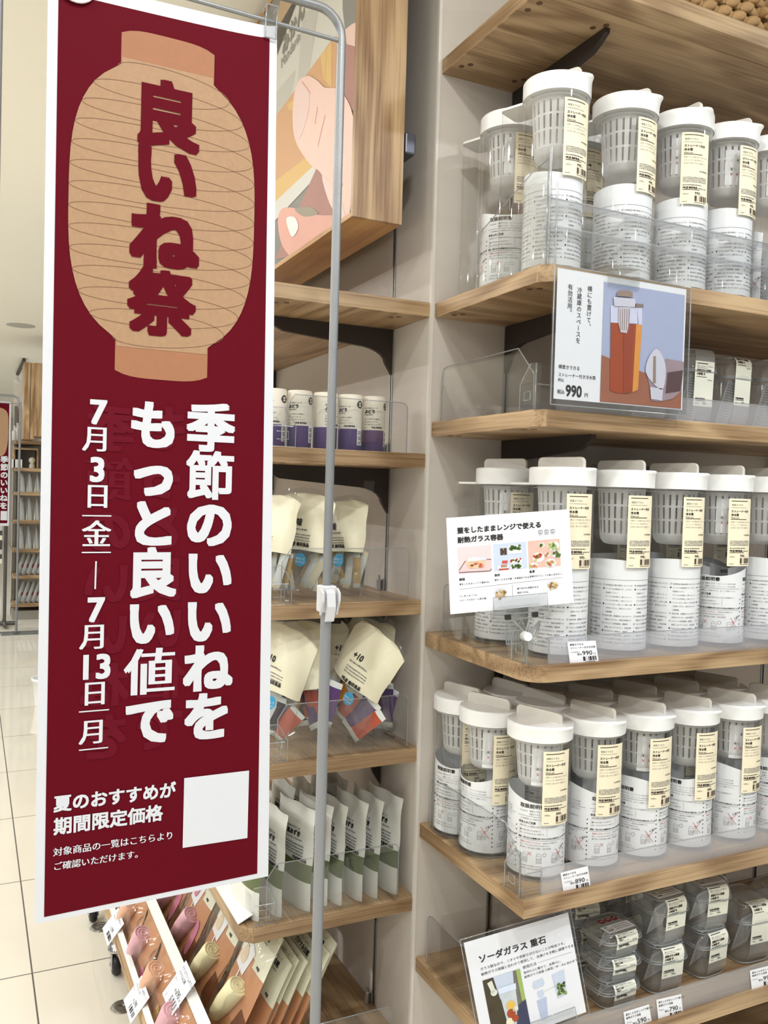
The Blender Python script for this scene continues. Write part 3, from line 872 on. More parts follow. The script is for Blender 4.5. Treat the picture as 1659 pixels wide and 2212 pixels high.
def make_pot(tall, kind, with_slip, label, group):
    t = thing('water_pot', label, 'water pot', (0, 0, 0), group)
    P = pot_parts(tall)
    for nm in ('body', 'lid', 'knob', 'strainer', 'product_label'):
        mb, ms = P[nm]
        mb.build(nm, ms, t, bevel=0.002 if nm == 'knob' else 0.0)
    mb, ms, _ = leaflet(kind)
    mb.build('instruction_leaflet', ms, t)
    if with_slip:
        s = SLIP
        mb = MB(); H = 0.340 if tall else 0.276
        mb.v = [p + Vector((0, 0, H-0.092)) for p in s.v]; mb.f, mb.m, mb.s = s.f, s.m, s.s
        mb.build('paper_slip', [leaf_paper, ink_red, ink], t)
    return t
def place_pots(spots, protos, group, z, base_deg):
    first = {}
    for i, (x, y, kind, da, dl, label) in enumerate(spots):
        src = protos[kind]
        rz = math.radians(base_deg+da)
        if kind not in first:
            first[kind] = 1; o = src; o.location = (x, y, z); o.rotation_euler = (0, 0, rz)
        else:
            o = dup(src, (x, y, z), rz)
        o['label'] = label; o['group'] = group
        for ch in o.children:
            if ch.name.startswith('instruction_leaflet'): ch.rotation_euler = (0, 0, math.radians(dl))
ORD = ['first', 'second', 'third', 'fourth', 'fifth', 'sixth', 'seventh']
# --- eye-level shelf: tall pots, two deep
G = 'tall water pots on the clip sign shelf'
prA = {'a': make_pot(True, 'text', False, 'x', G), 'b': make_pot(True, 'text', True, 'x', G), 'c': make_pot(True, 'leaf', True, 'x', G)}
zz = ZR[3]+0.0006
FX = [(0.134, -0.325), (0.288, -0.324), (0.434, -0.323), (0.573, -0.322), (0.714, -0.321), (0.855, -0.321)]
sp = []
for i, (x, y) in enumerate(FX):
    lab = ['tall water pot nearest the corner in the front row, half behind the clip sign'] + [f'{ORD[k]} tall water pot from the corner, front row of the clip sign shelf' for k in range(1, 6)]
    sp.append((x, y, 'aaacab'[i], (0, 0, 2, -3, 0, 1)[i], (0, 12, 35, -48, 8, 0)[i], lab[i]))
BX = [(0.117, -0.150), (0.262, -0.150), (0.412, -0.150), (0.56, -0.150), (0.71, -0.150)]
for i, (x, y) in enumerate(BX):
    lab = ['tall water pot by the white wall behind the clip sign'] + [f'{ORD[k]} tall water pot from the corner in the back row of the clip sign shelf' for k in range(1, 5)]
    sp.append((x, y, 'bcabc'[i], (4, -3, 2, 0, 3)[i], (20, -40, 60, 10, 30)[i], lab[i]))
place_pots(sp, prA, G, zz, -72)
# --- upper shelf: tall pots seen from below
G = 'tall water pots on the upper shelf'
prB = {'a': dup(prA['a'], (0, 0, 0)), 'b': dup(prA['b'], (0, 0, 0)), 'c': dup(prA['c'], (0, 0, 0))}
zz = ZR[1]+0.0006
UX = [(0.090, -0.325), (0.262, -0.325), (0.415, -0.325), (0.547, -0.325), (0.678, -0.325)]
sp = []
for i, (x, y) in enumerate(UX):
    lab = ['tall water pot nearest the corner in the front row of the upper shelf', 'second tall water pot from the corner on the upper shelf, above the hanging sign', 'third tall water pot from the corner on the upper shelf, its leaflet crooked',
           'fourth tall water pot from the corner on the upper shelf', 'tall water pot at the right picture edge of the upper shelf'][i]
    sp.append((x, y, 'aabbc'[i], (6, 12, -14, 8, 4)[i], (-60, 30, 75, 15, 140)[i], lab))
sp.append((0.103, -0.148, 'c', 4, -38, 'tall water pot by the white wall behind the corner one of the upper shelf'))
sp.append((0.275, -0.150, 'a', 2, 80, 'tall water pot behind the second one of the upper shelf'))
place_pots(sp, prB, G, zz, -72)
# --- lower shelf: shorter pots, three deep
G = 'shorter water pots packed on the square cornered shelf'
prC = {'a': make_pot(False, 'leaf', True, 'x', G), 'b': make_pot(False, 'leaf', False, 'x', G)}
zz = ZR[4]+0.0006
rows = [([0.114, 0.249, 0.380, 0.511, 0.643, 0.774], -0.305), ([0.079, 0.222, 0.352, 0.482, 0.612, 0.745], -0.170), ([0.0755, 0.205, 0.335, 0.465, 0.595, 0.725], -0.0665)]
rows[1] = (rows[1][0], -0.1735); 
sp = []
for r, (xs, y) in enumerate(rows):
    for i, x in enumerate(xs):
        lab = (['shorter water pot at the shelf corner beside the 890 price card'] + [f'{ORD[k]} shorter water pot from the corner in the front row' for k in range(1, 6)],
               ['shorter water pot at the shelf end, middle of the three going back'] + [f'{ORD[k]} shorter water pot from the shelf end in the middle row' for k in range(1, 6)],
               ['shorter water pot against the white wall at the shelf end'] + [f'{ORD[k]} shorter water pot from the shelf end in the back row' for k in range(1, 6)])[r][i]
        yy = y if r < 2 else -0.0665
        if r == 0: yy = y - 0.002*i
        sp.append((x, yy, 'ab'[(i+r+(r > 0)) % 2], (0, -2, 2, 0, 3, -1)[i] + (0, 4, -2)[r], (-30, 5, 40, -62, 20, 60)[i] + (0, -52, -20)[r], lab))
place_pots(sp, prC, G, zz, -72)
# ================================================================ banner and its stand
YB = -0.30
def bp(u, v, y=YB):
    p = on(u, v, y=y); return (p.x, p.z)
def bfn(u, v, h): return Vector((u, YB-0.0015-h, v))
BR = bp(579, 1892); BL = bp(74, 1996)
TRc = bp(598, 57)
xl, xr = (bp(103, 0)[0]+BL[0])/2, (BR[0]+TRc[0])/2
zb_ = (BL[1]+BR[1])/2
xl, xr = BL[0], BR[0]
xlt, xrt = bp(103, 0)[0], TRc[0]
ztop = TRc[1]
def top_z(a):                       # the hem sags between its clips
    return ztop - 0.0155*max(0, 1-a)**.45
def bsheet(a, b):
    xx0 = xl+(xlt-xl)*b; xx1 = xr+(xrt-xr)*b
    z0 = BL[1]+(BR[1]-BL[1])*a
    return (xx0+(xx1-xx0)*a, z0+(top_z(a)-z0)*b)
bn = thing('banner', 'large dark red hanging banner with a paper lantern and white Japanese text, nearest the camera', 'banner', (xr-0.2, YB, zb_))
mb = MB()
mb.grid(lambda a, b: bfn(*bsheet(a, b), -0.0002), 24, 4, 0, False)
mb.grid(lambda a, b: bfn(*bsheet(a, b), -0.0014), 24, 4, 0, False)
for k in range(24):
    for b in (0, 1):
        p, q = bsheet(k/24, b), bsheet((k+1)/24, b)
        mb.add([bfn(*p, -.0002), bfn(*q, -.0002), bfn(*q, -.0014), bfn(*p, -.0014)], [(0,1,2,3)])
for a in (0, 1):
    p, q = bsheet(a, 0), bsheet(a, 1)
    mb.add([bfn(*p, -.0002), bfn(*q, -.0002), bfn(*q, -.0014), bfn(*p, -.0014)], [(0,1,2,3)])
# dark red printed field
rbl, rbr, rtr, rtl = bp(95, 1980), bp(555, 1886), bp(582, 76), bp(126, 0)
mg = rtr[1]
def red(a, b):
    x0 = rbl[0]+(rtl[0]-rbl[0])*b; x1 = rbr[0]+(rtr[0]-rbr[0])*b
    z0 = rbl[1]+(rbr[1]-rbl[1])*a
    z1 = top_z(a) - 0.022
    return (x0+(x1-x0)*a, z0+(z1-z0)*b)
mb.grid(lambda a, b: bfn(*red(a, b), 0.0003), 24, 4, 1, False)
sh = Sheet(mb, bfn); sh.H = 0.0004
# lantern
cl, cr_, ct, cbm = bp(147, 450), bp(549, 440), bp(352, 145), bp(348, 757)
cx, hw = (cl[0]+cr_[0])/2, (cr_[0]-cl[0])/2
cz, hh = (ct[1]+cbm[1])/2, (ct[1]-cbm[1])/2
def lx(zr):                          # half width at relative height -1..1
    return hw*(1-abs(zr)**3.1)**(1/2.5)
cw = hw*0.50
def capshape(s):
    z0 = cz+s*hh*0.93; z1 = cz+s*(hh+0.042)
    pts = [(cx-cw, z0), (cx+cw, z0)]
    for i in range(13):
        q = 1-2*i/12
        pts.append((cx+cw*q, z1 + s*0.010*(1-abs(q)**4) - s*.004))
    return pts
sh.poly(capshape(1), 4, 2); sh.poly(capshape(-1), 4, 2)
pts = []
N = 28
for i in range(N+1):
    zr = -1+2*i/N
    zr = math.copysign(1-(1-abs(zr))**1.6, zr) if zr else 0
    pts.append((zr, lx(min(0.9999, abs(zr)))))
for i in range(N):
    (a, wa), (b, wb) = pts[i], pts[i+1]
    wa = max(wa, cw*0.98); wb = max(wb, cw*0.98)
    sh.poly([(cx-wa, cz+a*hh), (cx+wa, cz+a*hh), (cx+wb, cz+b*hh), (cx-wb, cz+b*hh)], 2, 3)
prev = None
turns = 13.0
for i in range(int(turns*36)+1):     # the spiral rib of the lantern
    th = i/36*2*PI
    zr = 0.93-1.86*i/(turns*36)
    w_ = max(lx(abs(zr)), cw)*0.998
    p = (cx-w_*math.cos(th), cz+zr*hh+0.020*math.sin(th))
    if prev: sh.line(prev[0], prev[1], p[0], p[1], 0.0008, 5, 4)
    prev = p
def bchar(s, u, v, px, m=3, bold=0.03, h=5, mirror=False, fx=1.0):
    c = bp(u, v)
    size = (bp(u, v-px/2)[1]-bp(u, v+px/2)[1])
    sh.char(s, c[0], c[1], size, m, bold, h, mirror)
for s, u, v, px in (('良', 359, 252, 148), ('い', 358, 378, 142), ('ね', 354, 515, 148), ('祭', 349, 656, 146)):
    bchar(s, u, v, px, 1, {'祭': 0.044, '良': 0.052}.get(s, 0.060))
def bcol(s, p0, p1, px, bold=0.04, m=3, h=4, mirror=False):
    n = len(s)
    for i, ch in enumerate(s):
        t_ = i/(n-1)
        bchar(ch, p0[0]+(p1[0]-p0[0])*t_, p0[1]+(p1[1]-p0[1])*t_, px, m, bold*{'節': .66, '値': .62, '季': .85}.get(ch, 1), h, mirror)
bcol('季節のいいねを', (238, 925), (225, 1590), 104, 0.04, 6, 3, True)      # faint show-through of the back print
bcol('もっと良い値で', (352, 925), (345, 1570), 104, 0.04, 6, 3, True)
bcol('季節のいいねを', (455, 924), (446, 1546), 108, 0.046)
bcol('もっと良い値で', (332, 918), (322, 1556), 108, 0.046)
for s, u, v, px in (('7', 211, 888, 72), ('月', 208, 948, 60), ('3', 210, 1012, 72), ('日', 210, 1071, 58), ('金', 208, 1153, 62),
                    ('7', 206, 1314, 72), ('月', 202, 1374, 60), ('13', 204, 1437, 72), ('日', 204, 1496, 58), ('月', 200, 1579, 58)):
    bchar(s, u, v, px, 3, 0.034 if s in '7313' else 0.024)
for (a, b) in (((177, 1114), (240, 1114)), ((176, 1194), (239, 1192)), ((170, 1538), (235, 1531)), ((170, 1621), (233, 1612))):
    p, q = bp(*a), bp(*b); zc = (p[1]+q[1])/2; sh.line(p[0], zc, q[0], zc, 0.0020, 3, 4)
p, q = bp(207, 1212), bp(205, 1272); sh.line(p[0], p[1], q[0], q[1], 0.0024, 3, 4)
for s, a, b, bold in (('夏のおすすめが', (115, 1739), (379, 1701), 0.035), ('期間限定価格', (115, 1785), (351, 1753), 0.035),
                      ('対象商品の一覧はこちらより', (114, 1841), (375, 1801), 0.022), ('ご確認いただけます。', (114, 1870), (309, 1842), 0.022)):
    p, q = bp(*a), bp(*b)
    size = (q[0]-p[0])/len(s)
    for i, ch in enumerate(s):
        sh.char(ch, p[0]+(i+0.5)*size, (p[1]+q[1])/2, size, 3, bold, 4)
q0, q1, q2 = bp(397, 1682), bp(537, 1661), bp(397, 1832)
sh.rect(q0[0], (q2[1]+bp(537, 1806)[1])/2, q1[0], (q0[1]+q1[1])/2, 3, 4)
mb.build('cloth', [banner_white, maroon, tan, banner_white, tan_dark, tan_line, maroon_ghost], bn)
# round white disc at the top hem
c = bp(165, -32)
d_ = MB(); d_.prism([(c[0]+0.030*math.cos(2*PI*i/28), YB-0.0045, c[1]+0.030*math.sin(2*PI*i/28)) for i in range(28)], (0, -0.004, 0))
d_.build('round_button', white_pl, bn, bevel=0.001)
# stand: two poles joined by a bent head tube, a thin rod below it, clips on the rod
PX = on(705, 1300, y=YB).x
LX = xl-0.075
zc_ = on(705, 1300, y=YB).z
ztube = on(660, 0, y=YB).z - 0.004
st = thing('banner_stand', 'grey metal pole stand carrying the red banner', 'banner stand', ((PX+LX)/2, YB, 0))
R_ = 0.045
path = [(PX+0.0, YB, zc_-0.02)]
for k in range(7):
    a = PI/2*k/6
    path.append((PX-R_+R_*math.cos(a), YB, ztube-R_+R_*math.sin(a)))
for k in range(7):
    a = PI/2*k/6
    path.append((LX+R_-R_*math.sin(a), YB, ztube-R_+R_*math.cos(a)))
path.append((LX, YB, zc_-0.02))
MB().tube(path, 0.0079, 16).build('head_tube', pole_m, st)
for X in (PX, LX):
    MB().tube([(X, YB, 0.012), (X, YB, zc_)], 0.0098, 16).build('pole', mat('painted_grey_pole', S(142, 144, 147), 0.42, 0.3) if X == PX else bpy.data.materials['painted_grey_pole'], st)
    cm = MB()
    cm.box(X-0.0145, X+0.0145, YB-0.014, YB+0.014, zc_-0.018, zc_+0.030)
    cmo = cm.build('height_clamp', grey_pl, st, bevel=0.003)
    lv = MB()
    prof = [(YB-0.014, zc_+0.024), (YB-0.021, zc_+0.018), (YB-0.026, zc_-0.006), (YB-0.019, zc_-0.032), (YB-0.014, zc_-0.034), (YB-0.018, zc_-0.008), (YB-0.0135, zc_+0.006)]
    lv.prism([(X-0.008, y, z) for y, z in prof], (0.016, 0, 0))
    for s in (-1, 1):
        lv.prism([(X+s*0.0155-0.002, y, z) for y, z in [(YB-0.012, zc_+0.026), (YB-0.024, zc_+0.018), (YB-0.024, zc_+0.004), (YB-0.012, zc_-0.022)]], (0.004, 0, 0))
    lv.build('lever', grey_pl, st)
zr_ = on(714, 83, y=YB).z
MB().tube([(PX-0.004, YB, zr_), (LX+0.004, YB, zr_+0.004)], 0.0036, 10).build('rod', pole_m, st)
for X in (PX, LX):
    MB().box(X-0.022, X+0.022, YB-0.22, YB+0.22, 0.0, 0.012).build('foot', pole_m, st, bevel=0.002)
for (u0, u1) in ((570, 597), (150, 172)):
    xc = (bp(u0, 40)[0]+bp(u1, 40)[0])/2 if u0 > 300 else xlt+0.03
    k = MB()
    zt = zr_
    for s in (-1, 1):
        k.prism([(xc-0.0095, YB-0.0017+s*0.0020, z) for z in (zt-0.030, zt-0.004)] + [(xc-0.0095, YB+s*0.010, zt+0.022), (xc-0.0095, YB+s*0.0125, zt+0.022), (xc-0.0095, YB+s*0.0045, zt-0.030)], (0.019, 0, 0))
    k.tube([(xc-0.0105, YB, zt), (xc+0.0105, YB, zt)], 0.0055, 10, 0)
    o_ = k.build('clip', acry, st)
    e = MB()
    for dx in (-0.0095, 0.0095):
        e.tube([(xc+dx, YB-0.006, zt-0.030), (xc+dx, YB-0.0065, zt), (xc+dx, YB-0.0125, zt+0.022), (xc+dx, YB+0.0125, zt+0.022)], 0.0013, 6)
    e.tube([(xc-0.0095, YB-0.006, zt-0.03), (xc+0.0095, YB-0.006, zt-0.03)], 0.0013, 6); e.tube([(xc-0.0095, YB-0.0125, zt+0.022), (xc+0.0095, YB-0.0125, zt+0.022)], 0.0013, 6)
    e.build('clip_edge', acry_edge, o_)

# ================================================================ framed fruit picture on the left wall
XP = -0.2
XB = -0.080
y0p, z0p = 0.001, (on(762, 480, x=XP).z+on(595, 570, x=XP).z)/2
pn = thing('picture_box', 'deep wooden framed picture of a hand holding a mandarin pouch, on the left wall', 'picture', (-0.14, 0.5, z0p))
Y1, Z1 = 1.05, 2.79
fw = 0.012
MB().box(XP, XB, y0p, y0p+fw, z0p, Z1).build('side_board', ash_z, pn, bevel=0.0008)
MB().box(XP, XB, Y1-fw, Y1, z0p, Z1).build('side_board', ash_z, pn, bevel=0.0008)
MB().box(XP, XB, y0p+fw, Y1-fw, z0p, z0p+fw).build('bottom_board', ash_y, pn, bevel=0.0008)
MB().box(XP, XB, y0p+fw, Y1-fw, Z1-fw, Z1).build('top_board', ash_y, pn, bevel=0.0008)
mb = MB()
xf = XP+0.006
ya, yb2, za, zb2 = y0p+fw, Y1-fw, z0p+fw, Z1-fw
mb.box(xf, xf+0.006, ya, yb2, za, zb2, 0)
# picture space: u along -y (right in the photo), v up; polygons given by where they lie on that plane
def pp(u, v):
    p = on(u, v, x=xf); return (p.y, p.z)
def clip_poly(pts):
    def cut(P, ins, inter):
        out = []
        for i in range(len(P)):
            a, b = P[i-1], P[i]
            if ins(b):
                if not ins(a): out.append(inter(a, b))
                out.append(b)
            elif ins(a): out.append(inter(a, b))
        return out
    for i, lim, sgn in ((0, ya, 1), (0, yb2, -1), (1, za, 1), (1, zb2, -1)):
        def ins(p, i=i, lim=lim, sgn=sgn): return sgn*(p[i]-lim) >= 0
        def inter(a, b, i=i, lim=lim):
            t = (lim-a[i])/(b[i]-a[i]); return (a[0]+(b[0]-a[0])*t, a[1]+(b[1]-a[1])*t)
        pts = cut(pts, ins, inter)
        if not pts: return []
    return pts
pfn = lambda u, v, h: Vector((xf-0.0003-h, u, v))
ps = Sheet(mb, pfn); ps.H = 0.0004
PM = [mat('picture_grey', S(120, 122, 118), 0.6), mat('picture_pouch', S(222, 220, 210), 0.6, var=0.05, vscale=9), mat('picture_orange', S(222, 160, 100), 0.6, var=0.06, vscale=8),
      mat('picture_yellow', S(236, 190, 98), 0.6), mat('picture_skin', S(232, 198, 184), 0.6, var=0.05, vscale=14), mat('picture_fruit_red', S(176, 112, 106), 0.6, var=0.14, vscale=12),
      mat('picture_fruit_pink', S(230, 168, 152), 0.6, var=0.08, vscale=14), mat('picture_white', S(234, 232, 226), 0.6), mat('picture_ink', S(120, 116, 112), 0.25), mat('picture_wood', S(205, 165, 115), 0.6),
      mat('picture_fold', S(203, 200, 190), 0.6), mat('picture_green', S(150, 142, 122), 0.6), mat('picture_lilac', S(228, 200, 192), 0.6, var=0.05, vscale=14)]
def pic(pts, m, h):
    P = clip_poly([pp(*p) for p in pts])
    if len(P) > 2: ps.poly(P, m, h)
pic([(560, 760), (560, -60), (800, -400), (800, 620)], 0, 1)
pic([(597, 60), (612, -40), (640, -60), (652, -20), (600, 120)], 9, 2)                       # pale wood corner
pic([(560, 130), (636, 0), (660, -120), (762, -300), (742, 180), (560, 500)], 1, 2)          # white pouch
pic([(655, 30), (690, 10), (668, 160), (640, 230)], 10, 3); pic([(597, 200), (640, 150), (625, 240), (597, 300)], 10, 3)
pic([(560, 300), (620, 220), (716, 90), (745, 60), (740, 330), (560, 480)], 2, 4)             # orange label
pic([(694, 120), (718, 92), (718, 190), (700, 170)], 3, 5); pic([(622, 226), (640, 214), (632, 240), (626, 238)], 3, 5); pic([(560, 420), (676, 330), (690, 348), (560, 470)], 3, 5)
pic([(560, 470), (690, 348), (700, 366), (560, 515)], 7, 5)                                    # white edge of the pouch
pic([(742, -260), (800, -340), (800, 90), (748, 72), (742, 20)], 0, 5)
pic([(744, 70), (764, 52), (800, 40), (800, 260), (742, 226)], 5, 6)                           # dark fruit behind the hand
pic([(744, 68), (764, 52), (800, 40), (800, 110), (752, 96)], 4, 7)
pic([(596, 560), (690, 355), (740, 330), (800, 470), (700, 545)], 5, 6)                        # red fruit below
def curve(pts, n=6):
    out = []
    m = len(pts)
    for i in range(m):
        p0, p1, p2, p3 = pts[i-1], pts[i], pts[(i+1) % m], pts[(i+2) % m]
        for k in range(n):
            t = k/n
            out.append(tuple(0.5*((2*p1[j])+(-p0[j]+p2[j])*t+(2*p0[j]-5*p1[j]+4*p2[j]-p3[j])*t*t+(-p0[j]+3*p1[j]-3*p2[j]+p3[j])*t**3) for j in (0, 1)))
    return out
pic(curve([(603, 480), (612, 452), (640, 450), (690, 465), (760, 470), (745, 520), (680, 560), (640, 560), (612, 530)]), 6, 8)   # pink lower fruit
pic(curve([(640, 452), (672, 448), (690, 462), (660, 468)]), 11, 9); pic(curve([(622, 474), (640, 470), (648, 492), (634, 512)]), 7, 11)  # second shape is a white glint painted on the fruit
pic(curve([(640, 300), (636, 230), (646, 180), (668, 165), (690, 176), (705, 190), (735, 195), (762, 236), (775, 320), (765, 400), (756, 470), (730, 460), (700, 380), (670, 352)]), 4, 10)  # hand
pic(curve([(640, 280), (643, 200), (655, 180), (672, 205), (668, 250), (650, 300)], 5), 12, 11)
pic(curve([(700, 380), (735, 420), (750, 470), (738, 470), (716, 440)]), 12, 11)
for a in (((656, 178), (674, 202)), ((690, 232), (684, 268)), ((706, 250), (690, 318)), ((744, 398), (726, 440))):
    (ua, va), (ub, vb) = pp(*a[0]), pp(*a[1]); ps.line(ua, va, ub, vb, 0.003, 6, 12)
# pouch name, running up the pouch
ta, tb = pp(612, 122), pp(650, 50)
ang = math.atan2(tb[1]-ta[1], -(tb[0]-ta[0]))
pm = Sheet(mb, lambda u, v, h: pfn(-u, v, h)); pm.H = 0.0004
pm.text('みかん', -ta[0], ta[1], 0.058, 8, 0.035, rot=ang, h=7)
ta, tb = pp(609, 150), pp(643, 98)
pm.text('Mandarin', -ta[0], ta[1], 0.040, 8, 0.01, h=7, rot=math.atan2(tb[1]-ta[1], -(tb[0]-ta[0])))
for k in range(8):
    q = pp(707-k*0.6, 105+k*12); ps.ring(q[0], q[1], 0.004, 0.0012, 9, 6, 8)
mb.build('picture', PM, pn)
MB().box(xf-0.0042, xf-0.0030, ya, yb2, za, zb2).build('glass_pane', clear('picture_glass', (1, 1, 1, 1), 0.035, 0.5, 0.004), pn)
zbar = on(885, 310, y=0.02).z
m_ = MB(); m_.box(-0.0685, -0.0415, 0.018, 1.1, zbar-0.024, zbar+0.024)
tag(m_.build('hanging_bar', [mat('bar_grey', S(108, 110, 120), 0.4, 0.7)], bevel=0.004), 'dark metal box bar on the wall behind the wooden picture frame', 'bar')

# ================================================================ signs and price cards
SIGN = mat('sign_white', S(240, 241, 246), 0.5)
def photo_mat(n, c, var=0.1): return mat(n, c, 0.45, var=var, vscale=60)
# --- hanging sign with the amber jug
YS = -0.4325
c_ = [on(u, v, y=YS) for u, v in ((1197, 857), (1471, 889), (1485, 629), (1204, 574))]
x0s, x1s = (c_[0].x+c_[3].x)/2, (c_[1].x+c_[2].x)/2
z0s, z1s = (c_[0].z+c_[1].z)/2, (c_[2].z+c_[3].z)/2
sg = thing('hanging_sign', 'clear framed sign with an amber tea jug photo, price 990, hung on a shelf edge', 'sign', ((x0s+x1s)/2, YS, z0s))
mb = MB()
Wd, Hd = x1s-x0s, z1s-z0s
fn = plane_fn((x0s, YS, z0s), (1, 0, 0), (0, 0, 1))
sh = Sheet(mb, fn)
slab(sh, Wd, Hd, 0.0006)
A = lambda u, v: (lambda p: (p.x-x0s, p.z-z0s))(on(u, v, y=YS))
pa, pb = A(1303, 600), A(1297, 868)
ux = (pa[0]+pb[0])/2
sh.rect(ux, 0.002, Wd-0.004, Hd-0.012, 1, 1)                                   # blue backdrop
t1 = A(1380, 790)[1]
sh.poly([(ux, 0.002), (Wd-0.004, 0.002), (Wd-0.004, t1-0.035), (ux, t1+0.012)], 2, 2)   # table
def jx(pts): return [A(*p) for p in pts]
sh.poly(jx([(1318, 660), (1375, 664), (1378, 700), (1318, 697)]), 6, 3); sh.poly(jx([(1375, 664), (1386, 662), (1386, 704), (1377, 704)]), 6, 3)
sh.poly(jx([(1318, 697), (1384, 702), (1376, 842), (1352, 850), (1330, 849), (1316, 843)]), 3, 4)      # tea
sh.poly(jx([(1372, 701), (1385, 702), (1376, 842), (1364, 848)]), 4, 5)
sh.poly(jx([(1345, 700), (1366, 700), (1360, 849), (1345, 850)]), 5, 5)
sh.poly(jx([(1334, 664), (1360, 664), (1356, 702), (1352, 720), (1338, 718), (1334, 700)]), 7, 6)
for k in range(5): sh.line(*A(1337+k*5, 668), *A(1338+k*4.3, 714), 0.0012, 8, 7)
sh.poly(jx([(1323, 642), (1370, 646), (1372, 664), (1325, 662)]), 9, 6); sh.poly(jx([(1370, 656), (1388, 658), (1388, 664), (1370, 664)]), 8, 6)
sh.poly(jx([(1330, 640), (1331, 631), (1336, 628), (1356, 629), (1364, 633), (1364, 643)]), 8, 7)
sh.poly(jx([(1393, 800), (1400, 776), (1415, 758), (1428, 780), (1438, 775), (1476, 782), (1470, 845), (1450, 862), (1420, 868), (1405, 865), (1402, 835)]), 10, 4)   # lying jug
sh.poly(jx([(1440, 805), (1474, 800), (1468, 845), (1436, 850)]), 11, 5)
sh.poly(curve(jx([(1393, 805), (1398, 775), (1415, 754), (1430, 772), (1436, 800), (1430, 840), (1412, 832)]), 5), 9, 6)
sh.poly(jx([(1409, 770), (1414, 770), (1414, 828), (1408, 828)]), 8, 7)
sh.poly(jx([(1402, 836), (1430, 840), (1428, 866), (1404, 862)]), 9, 6)
pz = A(1270, 612); sz = (A(1275, 612)[1]-A(1275, 713)[1])/7.3
for k, s in enumerate(('横にも置けて、', '冷蔵庫のスペースを', '有効活用。')):
    q = A((1274, 1252, 1232)[k], (624, 627, 620)[k])
    sh.vtext(s, q[0], q[1], sz*0.98, 12, 0.008, 1.0)
for s, (u, v), px in (('横置きできる', (1206, 795), 9.3), ('ストレーナー付き冷水筒', (1205, 812), 9.0), ('約2L', (1205, 823), 8)):
    q = A(u, v); sh.text(s, q[0], q[1], px*0.00088, 12, 0.012)
q = A(1203, 849); sh.text('税込', q[0], q[1], 0.0085, 12, 0.02)
q = A(1221, 855); sh.text('990', q[0], q[1], 0.0290, 12, 0.03, wscale=0.86)
q = A(1262, 857); sh.text('円', q[0], q[1], 0.0085, 12, 0.02)
mb.build('printed_card', [SIGN, photo_mat('sky_blue', S(172, 180, 212), .05), photo_mat('table_brown', S(158, 98, 72)), photo_mat('tea_amber', S(150, 64, 28)), photo_mat('tea_gold', S(206, 138, 62)), photo_mat('tea_dark', S(142, 58, 28)),
                           photo_mat('jug_air', S(196, 198, 220)), photo_mat('basket_grey', S(188, 182, 192)), photo_mat('knob_brown', S(128, 110, 100)), photo_mat('lid_lilac', S(192, 192, 206), .03), photo_mat('jug_side', S(148, 130, 138)), photo_mat('dark_side', S(82, 58, 60)), ink], sg)
m_ = MB()
m_.box(x0s-0.008, x1s+0.010, YS-0.0032, YS-0.0014, z0s-0.010, z1s+0.004); m_.box(x0s-0.008, x1s+0.010, YS+0.0016, YS+0.0034, z0s-0.010, z1s+0.004)
m_.box(x0s-0.008, x1s+0.010, YS-0.0032, YS+0.0034, z0s-0.012, z0s-0.010)
m_.build('holder', acry, sg)
m_ = MB()
for z_ in (z0s-0.011, z1s+0.004): m_.tube([(x0s-0.008, YS-0.0023, z_), (x1s+0.010, YS-0.0023, z_)], 0.0013, 6)
for x_ in (x0s-0.008, x1s+0.010): m_.tube([(x_, YS-0.0023, z0s-0.011), (x_, YS-0.0023, z1s+0.004)], 0.0014, 6)
m_.build('holder_edge', acry_edge, sg)
xa, xb_ = A(1310, 590)[0]+x0s, A(1378, 600)[0]+x0s
m_ = MB(); m_.box(xa, xb_, YS-0.005, YS-0.0033, z1s-0.020, z1s+0.022); m_.box(xa, xb_, YS-0.005, -0.380, z1s+0.020, z1s+0.0225)
for k in range(4): m_.box(xa, xb_, YS-0.0062, YS-0.005, z1s-0.016+k*0.009, z1s-0.0125+k*0.009)
m_.build('hanger', acry, sg)

# --- clip sign on the corner of the third shelf
def sign_corners(px, dist): return [at(u, v, d) for (u, v), d in zip(px, dist)]
bl, br_, tr_, tl_ = sign_corners([(973, 1327), (1239, 1302), (1229.5, 1100), (964, 1119)], (1.605, 1.64, 1.65, 1.615))
Wd, Hd = 0.30, 0.232
cs = thing('clip_sign', 'tilted white card about microwave glass containers in a clear swivel clip', 'sign', tuple((bl+br_)/2))
mb = MB(); sh = Sheet(mb, quad_fn(bl, br_, tr_, tl_, Wd, Hd)); sh.H = 0.0004
slab(sh, Wd, Hd, 0.0006)
def B(x, y): return ((x-0)/1430*Wd, (1110-y)/1110*Hd)   # local print grid of the card
sh.text('蓋をしたままレンジで使える', *B(115, 185), 0.0158, 1, .04); sh.text('耐熱ガラス容器', *B(115, 295), 0.0158, 1, .04)
for k in range(3):
    u, v = B(1055+72*k, 262); w = .0095
    for a, b, c, d in ((0, 0, 1, 0), (1, 0, 1, 1), (1, 1, 0, 1), (0, 1, 0, 0)): sh.line(u+a*w, v+b*w*.8, u+c*w, v+d*w*.8, .0009, 1)
    sh.ring(u+w*.45, v+w*.4, w*.28, .0007, 1, 1, 10); sh.dashes(u, v-.0035, u+w, .0016, 1, 1, k)
ims = [(110, 350, 495, 660), (520, 345, 905, 655), (925, 340, 1300, 660)]
for k, (x0, y0, x1, y1) in enumerate(ims):
    a, b = B(x0, y1), B(x1, y0); sh.rect(a[0], a[1], b[0], b[1], (2, 3, 4)[k], 1)
